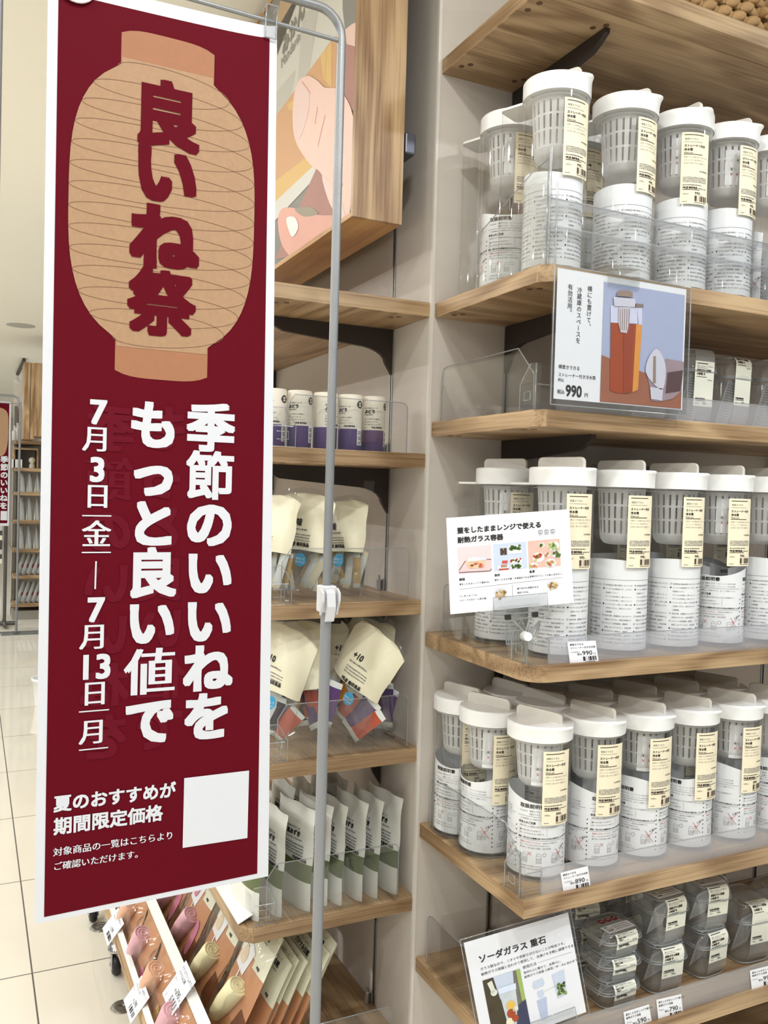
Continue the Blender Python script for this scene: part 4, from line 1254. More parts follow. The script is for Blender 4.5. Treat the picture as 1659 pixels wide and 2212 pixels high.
# dish on a tray / stacked boxes / laid table
a = B(125, 640); sh.poly([B(118, 618), B(190, 515), B(490, 520), B(492, 630), B(470, 650), B(118, 640)], 5, 2)
for p, q in (((118, 618), (195, 512)), ((118, 640), (470, 650)), ((470, 650), (492, 628)), ((440, 515), (492, 518))): sh.line(*B(*p), *B(*q), .0014, 6, 3)
sh.poly([B(200, 525), B(220, 500), B(405, 510), B(420, 535), B(400, 610), B(225, 600)], 7, 3); sh.poly([B(215, 490), B(240, 470), B(420, 480), B(430, 520), B(215, 525)], 8, 4)
for k in range(10):
    sh.disc(*B(225+random.Random(k).random()*170, 545+random.Random(k+50).random()*45), .0042, (9, 7, 10)[k % 3], 5, 8, .0028)
for x0, y0, x1, y1, c in ((600, 400, 675, 480, 6), (628, 400, 646, 480, 11), (690, 370, 840, 430, 8), (690, 430, 850, 475, 12), (615, 545, 680, 580, 9), (600, 590, 675, 625, 10), (560, 600, 690, 640, 12), (575, 635, 690, 655, 9), (705, 530, 845, 590, 12), (710, 600, 850, 650, 12)):
    a, b = B(x0, y1), B(x1, y0); sh.rect(a[0], a[1], b[0], b[1], c, 2)
for k in range(16):
    r0 = random.Random(k)
    sh.disc(*B(705+r0.random()*125, 385+r0.random()*40), .0036, 13, 3, 8); sh.disc(*B(725+r0.random()*110, 610+r0.random()*30), .0030, 13, 3, 8); sh.disc(*B(720+r0.random()*110, 540+r0.random()*35), .0026, (9, 10, 13)[k % 3], 3, 8)
for x, y, r, c, n in ((1220, 420, .015, 8, 14), (1040, 540, .015, 9, 12), (1255, 520, .0115, 13, 12), (1145, 515, .0075, 10, 4), (1180, 620, .014, 10, 10), (1085, 400, .008, 13, 6), (980, 640, .012, 10, 6)):
    sh.disc(*B(x, y), r, 8 if c != 9 else 12, 2, 16, r*.8)
    for k in range(n):
        r0 = random.Random(k*7+int(x)); an = r0.random()*6.3; q = r0.random()*.75*r
        uu, vv = B(x, y); sh.disc(uu+q*math.cos(an), vv+q*.8*math.sin(an), .0034, (c if c != 8 else 14) if k % 4 else 11, 3, 8)
for x, y, t_, s in ((115, 735, '調理', '蓋をしたままレンジで温めOK。'), (520, 720, '保存', '蓋をしたまま冷蔵・冷凍保存できる。'), (925, 715, '食卓', '食器代わりとしても使える佇まい。')):
    sh.text(t_, *B(x, y), .0070, 1, .03); sh.text(s, *B(x, y+52), .0053, 1, .02)
sh.line(*B(112, 835), *B(1310, 800), .0006, 6, 1); sh.line(*B(720, 830), *B(720, 985), .0006, 6, 1)
for i, s in enumerate(('少し多くなっても', 'カバーできるドーム型の蓋。')): sh.text(s, *B(112, 925+48*i), .0053, 1, .02)
for i, s in enumerate(('盛り付けた状態のまま', '保存できる。')): sh.text(s, *B(775, 895+48*i), .0053, 1, .02)
for cxp, cyp in ((585, 930), (1195, 885)):
    uu, vv = B(cxp, cyp); sh.disc(uu, vv+.003, .0165, 8, 1, 18, .0125)
    for k in range(34):
        r0 = random.Random(k+cxp); an = r0.random()*6.3; q = math.sqrt(r0.random())*.0125
        sh.disc(uu+q*math.cos(an), vv-.001+q*.85*math.sin(an), .0024, (15, 16, 15, 17)[k % 4], 2+k % 3, 6)
mb.build('printed_card', [SIGN, ink, photo_mat('pink_wall', S(228, 206, 208), .04), photo_mat('pale_blue', S(196, 208, 232), .04), photo_mat('rose_table', S(222, 182, 168), .06), photo_mat('pink_tray', S(226, 196, 196), .04), ink_brown, photo_mat('gratin', S(226, 196, 158), .15),
                           photo_mat('glass_tint', S(214, 218, 222), .05), photo_mat('tomato', S(196, 84, 70), .15), photo_mat('carrot', S(222, 148, 112), .1), photo_mat('pickle', S(196, 196, 110), .1), photo_mat('rice_white', S(232, 230, 226), .04), photo_mat('leaf_green', S(92, 122, 62), .2),
                           photo_mat('lettuce', S(158, 178, 104), .2), photo_mat('granola', S(196, 160, 100), .15), photo_mat('granola_light', S(222, 196, 146), .1), photo_mat('granola_dark', S(150, 104, 62), .1)], cs)
m_ = MB(); e = MB()
du = (br_-bl).normalized(); dv = (tl_-bl).normalized(); dn = du.cross(dv).normalized()
a0 = at(1066, 1331, 1.600); wv = du*0.105
m_.obox(a0+dn*.0012, wv, dv*0.034, dn*.0018); m_.obox(a0-dn*.0030, wv, dv*0.034, dn*.0018)
m_.tube([a0-du*.004-dv*.004, a0+wv+du*.004-dv*.004], 0.0062, 12)
m_.build('jaw', acry, cs)
e.tube([a0+dn*.003, a0+dn*.003+dv*.034, a0+dn*.003+dv*.034+wv, a0+dn*.003+wv], .0011, 6)
e.tube([a0-du*.004-dv*.0095, a0+wv+du*.004-dv*.0095], 0.0012, 6); e.tube([a0-du*.004+dv*.001, a0+wv+du*.004+dv*.001], 0.0010, 6)
mid = a0+wv*.5
k1 = mid-dv*.042+du*.006
for s in (-1, 1): e.tube([mid+du*.018*s-dv*.008, k1+du*.003*s+dv*.010], .0016, 6)
base = Vector((0.028, -0.398, ZR[3]+0.052))
e.tube([k1-dv*.006, base+Vector((0.008, 0, .028)), base], .0035, 8)
bx_ = k1-du*.036-dv*.012
e.tube([bx_, bx_+dv*.024, bx_+dv*.024+du*.030, bx_+du*.030, bx_], .0012, 6)
for k in range(5): e.tube([bx_+du*(.004+.005*k), bx_+du*(.004+.005*k)+dv*.024], .0007, 5)
e.build('jaw_edge', acry_edge, cs)
for f_ in (.22, .72): MB().obox(a0+wv*f_-dv*.0085-dn*.0075, du*.0085, dv*.009, dn*.015).build('spring', slotm, cs)
kb = MB(); kb.tube([k1-dn*.004, k1+dn*.020], [0.0088, 0.0080], 14); kb.tube([k1+dn*.0205, k1+dn*.016], [.0035, .0050], 12); kb.build('thumb_screw', white_pl, cs)
MB().obox(bx_-dn*.006, du*.030, dv*.024, dn*.012).build('swivel_block', acry, cs)

# --- leaning card on the lowest shelf
bl, br_, tr_, tl_ = sign_corners([(1046, 2268), (1266.5, 2186), (1227, 1971), (1001.6, 2037)], (1.60, 1.665, 1.70, 1.635))
Wd, Hd = 0.22, 0.218
ls = thing('leaning_sign', 'white laminated card about soda glass weights, leaning at the lowest shelf corner', 'sign', tuple((bl+br_)/2))
mb = MB(); sh = Sheet(mb, quad_fn(bl, br_, tr_, tl_, Wd, Hd)); sh.H = 0.0004
slab(sh, Wd, Hd, 0.0006)
sh.text('ソーダガラス 重石', .022, .170, .0172, 1, .03)
sh.text('ガラス製なので、ニオイや色移りが少ないことが特長です。', .022, .1535, .0068, 1, .012)
sh.text('耐熱ガラス容器と合わせて使用して、浅漬けを手軽に調理できます。', .022, .1430, .0068, 1, .012)
sh.text('使用方法', .106, .130, .0075, 1, .012); sh.line(.139, .133, .212, .133, .0006, 2)
sh.text('食材の上に載せて、浅漬けに。', .106, .1195, .0060, 1, .012); sh.text('耐熱ガラス容器 小鉢型／中・大に合わせて使用します。', .106, .1105, .0060, 1, .012)
sh.rect(.022, .010, .100, .133, 3, 1)
sh.poly([(.044, .133), (.085, .133), (.082, .100), (.050, .085)], 4, 2); sh.poly([(.022, .133), (.044, .133), (.052, .09), (.055, .02), (.022, .01)], 5, 2)
sh.poly([(.030, .125), (.040, .128), (.044, .105), (.036, .100)], 6, 3); sh.disc(.040, .103, .007, 6, 3); sh.poly([(.091, .133), (.100, .133), (.100, .05), (.092, .07)], 7, 3)
sh.poly([(.050, .098), (.084, .098), (.080, .020), (.056, .020)], 8, 4); sh.poly([(.048, .108), (.086, .108), (.085, .096), (.050, .096)], 4, 5)
sh.disc(.066, .052, .009, 9, 6); sh.disc(.068, .068, .009, 10, 6); sh.disc(.076, .058, .006, 6, 6); sh.disc(.060, .036, .008, 11, 6); sh.disc(.072, .040, .007, 9, 6)
sh.poly([(.080, .060), (.100, .070), (.100, .010), (.070, .012)], 12, 5)
sh.poly([(.122, .098), (.142, .100), (.145, .090), (.142, .084), (.122, .082), (.119, .090)], 4, 2); sh.poly([(.126, .076), (.138, .077), (.140, .066), (.134, .061), (.126, .064)], 4, 2)
sh.poly([(.122, .058), (.143, .060), (.139, .018), (.124, .016)], 13, 2); sh.poly([(.162, .100), (.190, .103), (.186, .050), (.166, .048)], 4, 2); sh.line(.140, .071, .168, .076, .0005, 2, 3)
for k in range(40):
    r0 = random.Random(k); sh.disc(.168+r0.random()*.017, .053+r0.random()*.024, .0028, (14, 7, 15)[k % 3], 3+k % 3, 6)
mb.build('printed_card', [SIGN, ink, ink_grey, photo_mat('kitchen', S(120, 116, 104), .3), photo_mat('pale_glass', S(206, 216, 234), .05), photo_mat('pepper_brown', S(72, 60, 38), .3), photo_mat('onion', S(206, 210, 196), .1), photo_mat('leek', S(150, 172, 96), .2),
                           photo_mat('jar', S(188, 196, 200), .15), photo_mat('kimchi', S(160, 70, 34), .2), photo_mat('egg', S(216, 178, 84), .15), photo_mat('cabbage', S(226, 216, 190), .08), photo_mat('navy_cloth', S(58, 62, 88), .2), photo_mat('jar_blue', S(190, 200, 226), .04),
                           photo_mat('greens', S(104, 128, 62), .15), photo_mat('greens_dark', S(76, 96, 52), .15)], ls)
m_ = MB(); n_ = sh.fn(.1, .1, 1)-sh.fn(.1, .1, 0)
f_ = sh.fn
m_.add([f_(-.006, -.006, .001), f_(Wd+.006, -.006, .001), f_(Wd+.006, Hd+.008, .001), f_(-.006, Hd+.008, .001)], [(0,1,2,3)])
m_.add([f_(-.006, -.006, -.0014), f_(Wd+.006, -.006, -.0014), f_(Wd+.006, Hd+.008, -.0014), f_(-.006, Hd+.008, -.0014)], [(0,1,2,3)])
m_.build('clear_sleeve', acry, ls)
m_ = MB(); m_.tube([f_(-.006, -.006, 0), f_(Wd+.006, -.006, 0), f_(Wd+.006, Hd+.008, 0), f_(-.006, Hd+.008, 0), f_(-.006, -.006, 0)], .0012, 6)
m_.build('sleeve_edge', acry_edge, ls)
m_ = MB(); m_.obox(f_(.10, -.01, .006), f_(.195, -.01, .006)-f_(.10, -.01, .006), f_(.10, .022, .006)-f_(.10, -.01, .006), n_.normalized()*.002)
m_.add([f_(.11, -.006, -.002), f_(.18, -.006, -.002), Vector((0.13, -0.392, ZR[5]+.051)), Vector((0.06, -0.392, ZR[5]+.051))], [(0,1,2,3)])
m_.build('clip', acry, ls)
m_ = MB(); m_.tube([f_(.10, .022, .007), f_(.195, .022, .007), f_(.195, -.01, .007)], .0011, 6); m_.build('clip_edge', acry_edge, ls)

# --- price cards on the shelf guards
def price_card(px, y, lines, price, sub, label):
    P = [on(u, v, y=y) for u, v in px]
    bl, br_, tr_, tl_ = P
    Wd, Hd = 0.064, 0.050
    mb = MB(); sh = Sheet(mb, quad_fn(bl, br_, tr_, tl_, Wd, Hd)); sh.H = 0.0004
    slab(sh, Wd, Hd, 0.0008)
    sh.text(lines[0], .004, .0415, .0052, 1, .015); sh.text(lines[1], .004, .0340, .0052, 1, .015)
    sh.text(sub, .004, .0250, .0034, 2)
    sh.text('税込', .018, .0190, .0055, 1, .01); sh.text(price, .0295, .0180, .0145, 1, .012, wscale=1.05); sh.text('円', .055, .0180, .0050, 1)
    sh.barcode(.030, .0055, .060, .0150, 1); sh.dashes(.034, .0025, .057, .0018, 1, 1, 2); sh.rect(.004, .004, .005, .005, 1)
    return tag(mb.build('price_card', [SIGN, ink, ink_soft]), label, 'price card', 'price cards on the right shelves')
YT = -0.4052
price_card([(1231.7, 1435), (1293.4, 1429.5), (1286.6, 1383.7), (1225.7, 1387)], YT, ('横置きできる', 'ストレーナー付き冷水筒'), '990', '冷水専用約2L', 'white price card 990 on the edge below the tall water pots')
price_card([(1218, 1931.5), (1276.7, 1918.8), (1269.7, 1871), (1211, 1886)], YT, ('横置きできる', 'ストレーナー付き冷水筒'), '890', '冷水専用約1L', 'white price card 890 on the edge below the shorter water pots')
L2 = ('蓋をしたままレンジで使える', '耐熱ガラス容器')
price_card([(1354, 2237), (1410, 2221), (1402, 2170), (1347, 2187)], YT, L2, '590', '約100mL', 'white price card 590 on the lowest shelf guard')
price_card([(1423, 2209.5), (1476, 2195.5), (1471.6, 2147.7), (1418, 2160)], YT, L2, '790', '約250mL', 'white price card 790 on the lowest shelf guard')
price_card([(1624.5, 2140), (1680, 2126), (1675, 2083), (1620, 2097)], YT, L2, '990', '約450mL', 'white price card 990 at the right end of the lowest shelf guard')
# ================================================================ glass containers
GLABEL = {}
def se_ring(w, d, z, e=4.0, n=40):       # rounded-square ring
    out = []
    for i in range(n):
        a = 2*PI*i/n
        c, s = math.cos(a), math.sin(a)
        out.append((w/2*math.copysign(abs(c)**(2/e), c), d/2*math.copysign(abs(s)**(2/e), s), z))
    return out
def loft(mb, rings, mat=0, smooth=True, cap0=False, cap1=False):
    n = len(rings[0])
    mb.add([p for r in rings for p in r], [(j*n+i, j*n+(i+1) % n, (j+1)*n+(i+1) % n, (j+1)*n+i) for j in range(len(rings)-1) for i in range(n)], mat, smooth)
    if cap0: mb.add(rings[0], [tuple(range(n))], mat)
    if cap1: mb.add(rings[-1], [tuple(range(n))], mat)
def make_container(w, d, h, size, price, ml, label, group, lidprint=False, sleeve=True, facing=False):
    t = thing('glass_container', label, 'container', (0, 0, 0), group)
    hb = h*0.74
    mb = MB()
    loft(mb, [se_ring(w*k, d*k, z) for k, z in ((.70, .002), (.78, .004), (.82, .012), (.93, hb*.7), (.97, hb))], 0, cap0=True)
    loft(mb, [se_ring(w*k, d*k, z) for k, z in ((.66, .008), (.76, .012), (.90, hb*.7), (.94, hb-.002))], 0, cap0=True)
    mb.build('bowl', glassm, t)
    mb = MB()
    for k, z in ((1.0, hb), (.84, .004)):
        r = se_ring(w*k, d*k, z); mb.tube(r+[r[0], r[1]], 0.0017, 6, cap=False)
    mb.build('bowl_rim', acry_edge, t)
    mb = MB()
    loft(mb, [se_ring(w*k, d*k, z) for k, z in ((1.04, hb-.006), (1.05, hb+.002), (1.02, hb+.010), (.97, h-.010), (.92, h-.003), (.84, h), (.70, h+.0004))], 0, cap1=True)
    r = se_ring(w*.88, d*.88, h-.0005); mb.tube(r+[r[0], r[1]], 0.0013, 6, mat=1, cap=False)
    r = se_ring(w*1.05, d*1.05, hb-.004); mb.tube(r+[r[0], r[1]], 0.0016, 6, mat=1, cap=False)
    mb.build('lid', [glassm, acry_edge], t)
    # folded leaflet inside
    mb = MB(); sh = Sheet(mb, plane_fn((-w*.36, -d*.05, .014), (.96, .28, 0), (.10, -.25, .96))); sh.H = .0004
    slab(sh, w*.7, hb*.86, .0005)
    for i in range(int(hb*.86/.006)-2): sh.dashes(.006, hb*.86-.010-.006*i, w*.62, .0028, 1, 1, i)
    mb.build('leaflet', [leaf_paper, ink_soft], t)
    if lidprint:
        mb = MB(); sh = Sheet(mb, plane_fn((-w*.36, -d*.36, h+.0012), (1, 0, 0), (0, 1, 0))); sh.H = .0003
        sh.rect(0, 0, w*.72, d*.30, 0, 1)
        for k in range(3):
            sh.disc(w*(.20+.17*k), d*.50, .0078, 2, 1, 20); sh.text('注意', w*(.20+.17*k), d*.49, .0045, 0, .02, 'C', 2)
        for i in range(4): sh.dashes(w*.04, d*(.62+.03*i), w*.5, .0022, 1, 1, i)
        for i in range(3): sh.text(('直火', 'オーブン', '食洗機')[i], w*.06, d*(.22-.07*i), .0050, 1, .03, h=2); sh.dashes(w*.26, d*(.22-.07*i), w*.66, .003, 1, 2, i)
        mb.build('lid_print', [leaf_paper, ink_soft, mat('dot_red', S(146, 34, 42), 0.5)], t)
    if sleeve:
        bw = w*.56
        path = [(0.10*d, h+.0016), (-.40*d, h+.0016)] + [(-.40*d-.13*d*math.sin(a), h+.0016-.016*(1-math.cos(a))) for a in (.4, .8, 1.2, PI/2)] + [(-.485*d, h*.20), (-.43*d, h*.10)]
        sl = [0]
        for a, b in zip(path, path[1:]): sl.append(sl[-1]+math.hypot(b[0]-a[0], b[1]-a[1]))
        TL_ = sl[-1]
        def sf(u, v, hh):
            s_ = v
            for k in range(len(path)-1):
                if s_ <= sl[k+1] or k == len(path)-2:
                    q = (s_-sl[k])/(sl[k+1]-sl[k]); a, b = path[k], path[k+1]
                    dy, dz = b[0]-a[0], b[1]-a[1]; L = math.hypot(dy, dz)
                    return Vector((u-bw/2, a[0]+dy*q + dz/L*hh, a[1]+dz*q - dy/L*hh))
        s0 = sl[5]+.012 if facing else sl[1]+.004 if size != '大' else sl[1]*.8
        mb = MB()
        mb.grid(lambda a, b: sf(a*bw, b*TL_, -.0004), 1, 30, 1, False)
        s1 = TL_*(.86 if facing else .80)
        mb.grid(lambda a, b: sf(a*bw, s0+(s1-s0)*b, 0), 1, 24, 0, False)
        sh = Sheet(mb, lambda u, v, hh: sf(u, s1-v, hh)); sh.H = .0004
        T_ = s1-s0; q = min(1.0, T_/.072)
        sh.rect(.005, T_-.006*q, .036, T_-.0042*q, 3, 1); sh.text('蓋をしたままレンジで使える', .005, T_-.0125*q, .0036, 4, .01); sh.rect(.005, T_-.0148*q, .035, T_-.0143*q, 3, 1)
        sh.text('耐熱ガラス容器', .005, T_-.0225*q, .0054*q+.0004, 2, .04); sh.text('小鉢型 '+size, .005, T_-.0300*q, .0054*q+.0004, 2, .04)
        sh.rect(.005, T_-.0350*q, .034, T_-.0338*q, 3, 1); sh.text(ml, bw-.004, T_-.0415*q, .0036, 4, .01, 'R')
        sh.text('MUJI', .005, .0150*q, .0050, 3, .05); sh.text('無印良品', .016, .0150*q, .0042, 3, .05); sh.rect(.005, .0118*q, .034, .0130*q, 3, 1)
        sh.text('消費税込', .005, .0055*q, .0028, 4); sh.text(price, .026, .0045*q, .0066, 3, .01); sh.text('円', .0365, .0045*q, .0028, 3)
        mb.build('paper_sleeve', [pale, clear('sleeve_film', (.93, .93, .92, 1), .06, .5, .12, haze=.32, hazecol=(.84, .85, .84, 1)), ink_brown, ink, ink_soft], t)
    return t
G = 'glass food containers on the lowest shelf'
zs = ZR[5]+.0008
cS = make_container(.108, .092, .053, '小', '590', '約100mL', 'x', G, True)
cM = make_container(.104, .104, .104, '中', '790', '約250mL', 'x', G, True)
cLg = make_container(.112, .112, .140, '大', '990', '約450mL', 'x', G)
def stack(proto, x, y, hs, n, rz, labels, used):
    for k in range(n):
        loc = (x, y, zs+k*(hs+.0008))
        if not used[0]:
            used[0] = True; proto.location = loc; proto.rotation_euler = (0, 0, math.radians(rz[k])); proto['label'] = labels[k]
        else:
            dup(proto, loc, math.radians(rz[k]), labels[k])
uS, uM, uL = [False], [False], [False]
stack(cS, .318, -.305, .053, 3, (3, -2, 4), ('small glass container at the bottom of the three high stack beside the leaning card', 'small glass container in the middle of the three high stack beside the leaning card', 'small glass container with red lid dots, topmost beside the leaning card'), uS)
stack(cM, .452, -.300, .104, 2, (-2, 3), ('middle sized glass container under another, behind the 790 price card', 'middle sized glass container on top of the stack behind the 790 price card'), uM)
stack(cM, .590, -.292, .104, 2, (4, -3), ('middle sized glass container under another, right of the 790 stack', 'middle sized glass container topmost in the stack right of the 790 stack'), uM)
stack(cLg, .735, -.285, .140, 1, (-3,), ('large glass container behind the 990 price card on the lowest shelf',), uL)
stack(cLg, .865, -.28, .140, 1, (2,), ('large glass container at the right end of the lowest shelf row',), uL)
stack(cS, .330, -.175, .053, 3, (-6, 5, -10), ('small glass container low in the back stack by the leaning card', 'small glass container second in the back stack by the leaning card', 'small glass container topmost in the back stack by the leaning card'), uS)
stack(cM, .455, -.165, .104, 2, (2, 7), ('middle sized glass container low in the back row behind the 790 stack', 'middle sized glass container high in the back row behind the 790 stack'), uM)
stack(cM, .590, -.160, .104, 2, (0, -5), ('middle sized glass container low in the back row, second from the left', 'middle sized glass container high in the back row, second from the left'), uM)
stack(cLg, .735, -.150, .140, 1, (4,), ('large glass container in the back row at the right',), uL)
# upright containers below the hanging sign
G = 'upright glass containers under the upper pots'
zs = ZR[2]+.0008
cT = make_container(.098, .10, .172, '大', '990', '約450mL', 'x', G, facing=True)
cT2 = make_container(.098, .10, .165, '大', '990', '約450mL', 'x', G)
uT = [False]; uT2 = [False]
stack(cT, .528, -.255, .172, 1, (-2,), ('upright glass container with a full white sleeve, just right of the hanging sign',), uT)
stack(cT2, .652, -.245, .165, 1, (5,), ('upright glass container second from the hanging sign, sleeve over its top',), uT2)
stack(cT, .780, -.245, .172, 1, (-4,), ('upright glass container at the right picture edge of its shelf',), uT)
stack(cT, .400, -.250, .172, 1, (3,), ('upright glass container mostly hidden behind the hanging sign',), uT)
# glassware peeping in below the lowest right shelf
m_ = MB(); m_.box(.5, 1.6, -.41, 0, 0.02, 0.05)
tag(m_.build('base_board', oak_x), 'dark oak base board under the lowest right shelf', 'shelf')
for k, (x, lab) in enumerate(((.70, 'upturned glass dome under the 990 price card corner'), (.84, 'second upturned glass dome under the lowest right shelf'))):
    m_ = MB(); m_.lathe([(.055, 0), (.056, .03), (.050, .07), (.030, .105), (.012, .118), (.010, .125), (.014, .135), (.010, .142), (.0005, .143)], (x, -.33, .0505), 28)
    tag(m_.build('glass_dome', glassm), lab, 'glassware', 'glass domes below the lowest shelf')

# ================================================================ woven baskets on the top shelf
seagrass = mat('seagrass', S(178, 142, 96), 0.75, bump=.6, bscale=160, var=.28, vscale=26)
def make_basket(label):
    t = thing('woven_basket', label, 'basket', (0, 0, 0), 'woven baskets on the top shelf')
    w, d, hgt, r = .21, .26, .165, .025
    mb = MB()
    per = []
    for x0, y0, x1, y1 in ((-w/2, -d/2, w/2, -d/2), (w/2, -d/2, w/2, d/2), (w/2, d/2, -w/2, d/2), (-w/2, d/2, -w/2, -d/2)):
        n = int(round(math.hypot(x1-x0, y1-y0)/.040))
        for i in range(n): per.append((x0+(x1-x0)*i/n, y0+(y1-y0)*i/n, math.atan2(y1-y0, x1-x0)))
    rows = 7
    for j in range(rows):
        z = .012+j*(hgt-.02)/(rows-1)
        for i, (x, y, a) in enumerate(per):
            for s in (0, 1):                         # plaited leaf strands: slanting bulged lozenges
                ca, sa = math.cos(a), math.sin(a)
                off = (.020 if j % 2 else 0)
                cx_, cy_ = x+ca*(off+.018*s), y+sa*(off+.018*s)
                L, Wd, Th = .031, .0125, .0065
                tilt = .62 if s == 0 else -.62
                ring = []
                vs, fs = [], []
                for q in range(5):
                    b = -1+q/2
                    sc = math.sqrt(max(.05, 1-b*b))
                    for k in range(6):
                        th = 2*PI*k/6
                        lx_, lz_ = b*L*.8, 0
                        px_, pz_ = lx_*math.cos(tilt)-Wd*sc*math.cos(th)*math.sin(tilt), lx_*math.sin(tilt)*.62+Wd*sc*math.cos(th)*math.cos(tilt)
                        py_ = Th*sc*math.sin(th) - (.003 if s else -.002)
                        vs.append((cx_+ca*px_+sa*py_, cy_+sa*px_-ca*py_, z+pz_))
                fs = [(q*6+k, q*6+(k+1) % 6, (q+1)*6+(k+1) % 6, (q+1)*6+k) for q in range(4) for k in range(6)]
                mb.add(vs, fs, 0, True)
    mb.box(-w/2+.006, w/2-.006, -d/2+.006, d/2-.006, .004, .012)
    mb.build('weave', seagrass, t)
    rim = MB(); pth = [(x, y, hgt+.002) for x, y, a in per]; rim.tube(pth+[pth[0], pth[1]], .009, 8, cap=False); rim.build('rim', seagrass, t)
    return t
bk = make_basket('woven seagrass basket at the top picture edge, left one on the top shelf')
bk.location = (.462, -.255, ZR[0]+.0045)
dup(bk, (.690, -.255, ZR[0]+.0045), 0.03, 'woven seagrass basket in the top right picture corner')

# ================================================================ left bay goods
# juice cartons
def make_carton(label):
    t = thing('juice_carton', label, 'juice carton', (0, 0, 0), 'purple grape juice cartons')
    r, h, sp_ = .0268, .125, .048
    mb = MB()
    mb.lathe([(r-.001, 0), (r, .002), (r, sp_)], n=36, mat=1); mb.lathe([(r, sp_), (r, h-.003), (r-.0012, h), (r-.0025, h-.001), (r-.003, h-.005)], n=36, mat=0)
    mb.lathe([(r-.003, h-.005), (.001, h-.005)], n=36, mat=0, smooth=False); mb.lathe([(r-.001, 0), (.001, 0)], n=36, mat=0)
    def fn0(a0): return lambda u, v, hh: ((r+.0003+hh)*math.cos(a0+u/r), (r+.0003+hh)*math.sin(a0+u/r), v)
    A = math.radians(-128)
    sh = Sheet(mb, fn0(A)); sh.H = .0003
    sh.text('果汁100%ジュース', -.022, .0960, .0038, 2, .02); sh.text('ぶどう', -.022, .0865, .0085, 2, .05); sh.text('Grape Juice', -.022, .0815, .0042, 2, .02)
    for i, s in enumerate(('ぶどうの華やかな酸味と', '深みを生かしました。', '果汁100%のおいしさです。')): sh.text(s, -.022, .0715-.006*i, .0034, 3, .01)
    sh.text('MUJI', -.004, .0525, .0044, 2, .05); sh.text('無印良品', .006, .0525, .0038, 2, .05); sh.text('200ml', -.022, .0525, .0032, 3)
    A2 = math.radians(-70)
    s2 = Sheet(mb, fn0(A2)); s2.H = .0003
    s2.rect(.000, .012, .016, .050, 4, 1, 3)
    for i in range(14):
        if i % 5 != 3: s2.rect(.002, .014+i*.0024, .011, .0152+i*.0024, 2, 2, 2)
    s2.rect(.0125, .018, .0140, .044, 3, 2)
    s2.ring(.007, .103, .0085, .0030, 2, 1, 20); s2.rect(-.003, .100, .017, .106, 0, 2); s2.text('紙パック', -.002, .1012, .0046, 2, .04, h=3)
    mb.build('can', [juice_cream, juice_purple, ink, ink_soft, paper], t)
    MB().lathe([(.006, h-.0048), (.006, h-.0036), (.001, h-.0036)], (0, .008, 0), 12).build('pull_tab', steelm, t)
    return t
c0 = make_carton('x')
zc = ZL[1]+.0006
cx_list = [(-.345, .064), (-.287, .062), (-.226, .062), (-.166, .062), (-.108, .062)]
cl_lab = ['juice carton half hidden by the red banner', 'juice carton second from the banner, showing its recycling mark', 'juice carton behind the grey pole', 'juice carton with its product name facing out', 'juice carton nearest the wall, at the right end of the row']
for i, (x, y) in enumerate(cx_list):
    rz = math.radians((0, 8, 62, -6, 14)[i])
    if i == 0: c0.location = (x, y, zc); c0.rotation_euler = (0, 0, rz); c0['label'] = cl_lab[0]
    else: dup(c0, (x, y, zc), rz, cl_lab[i])

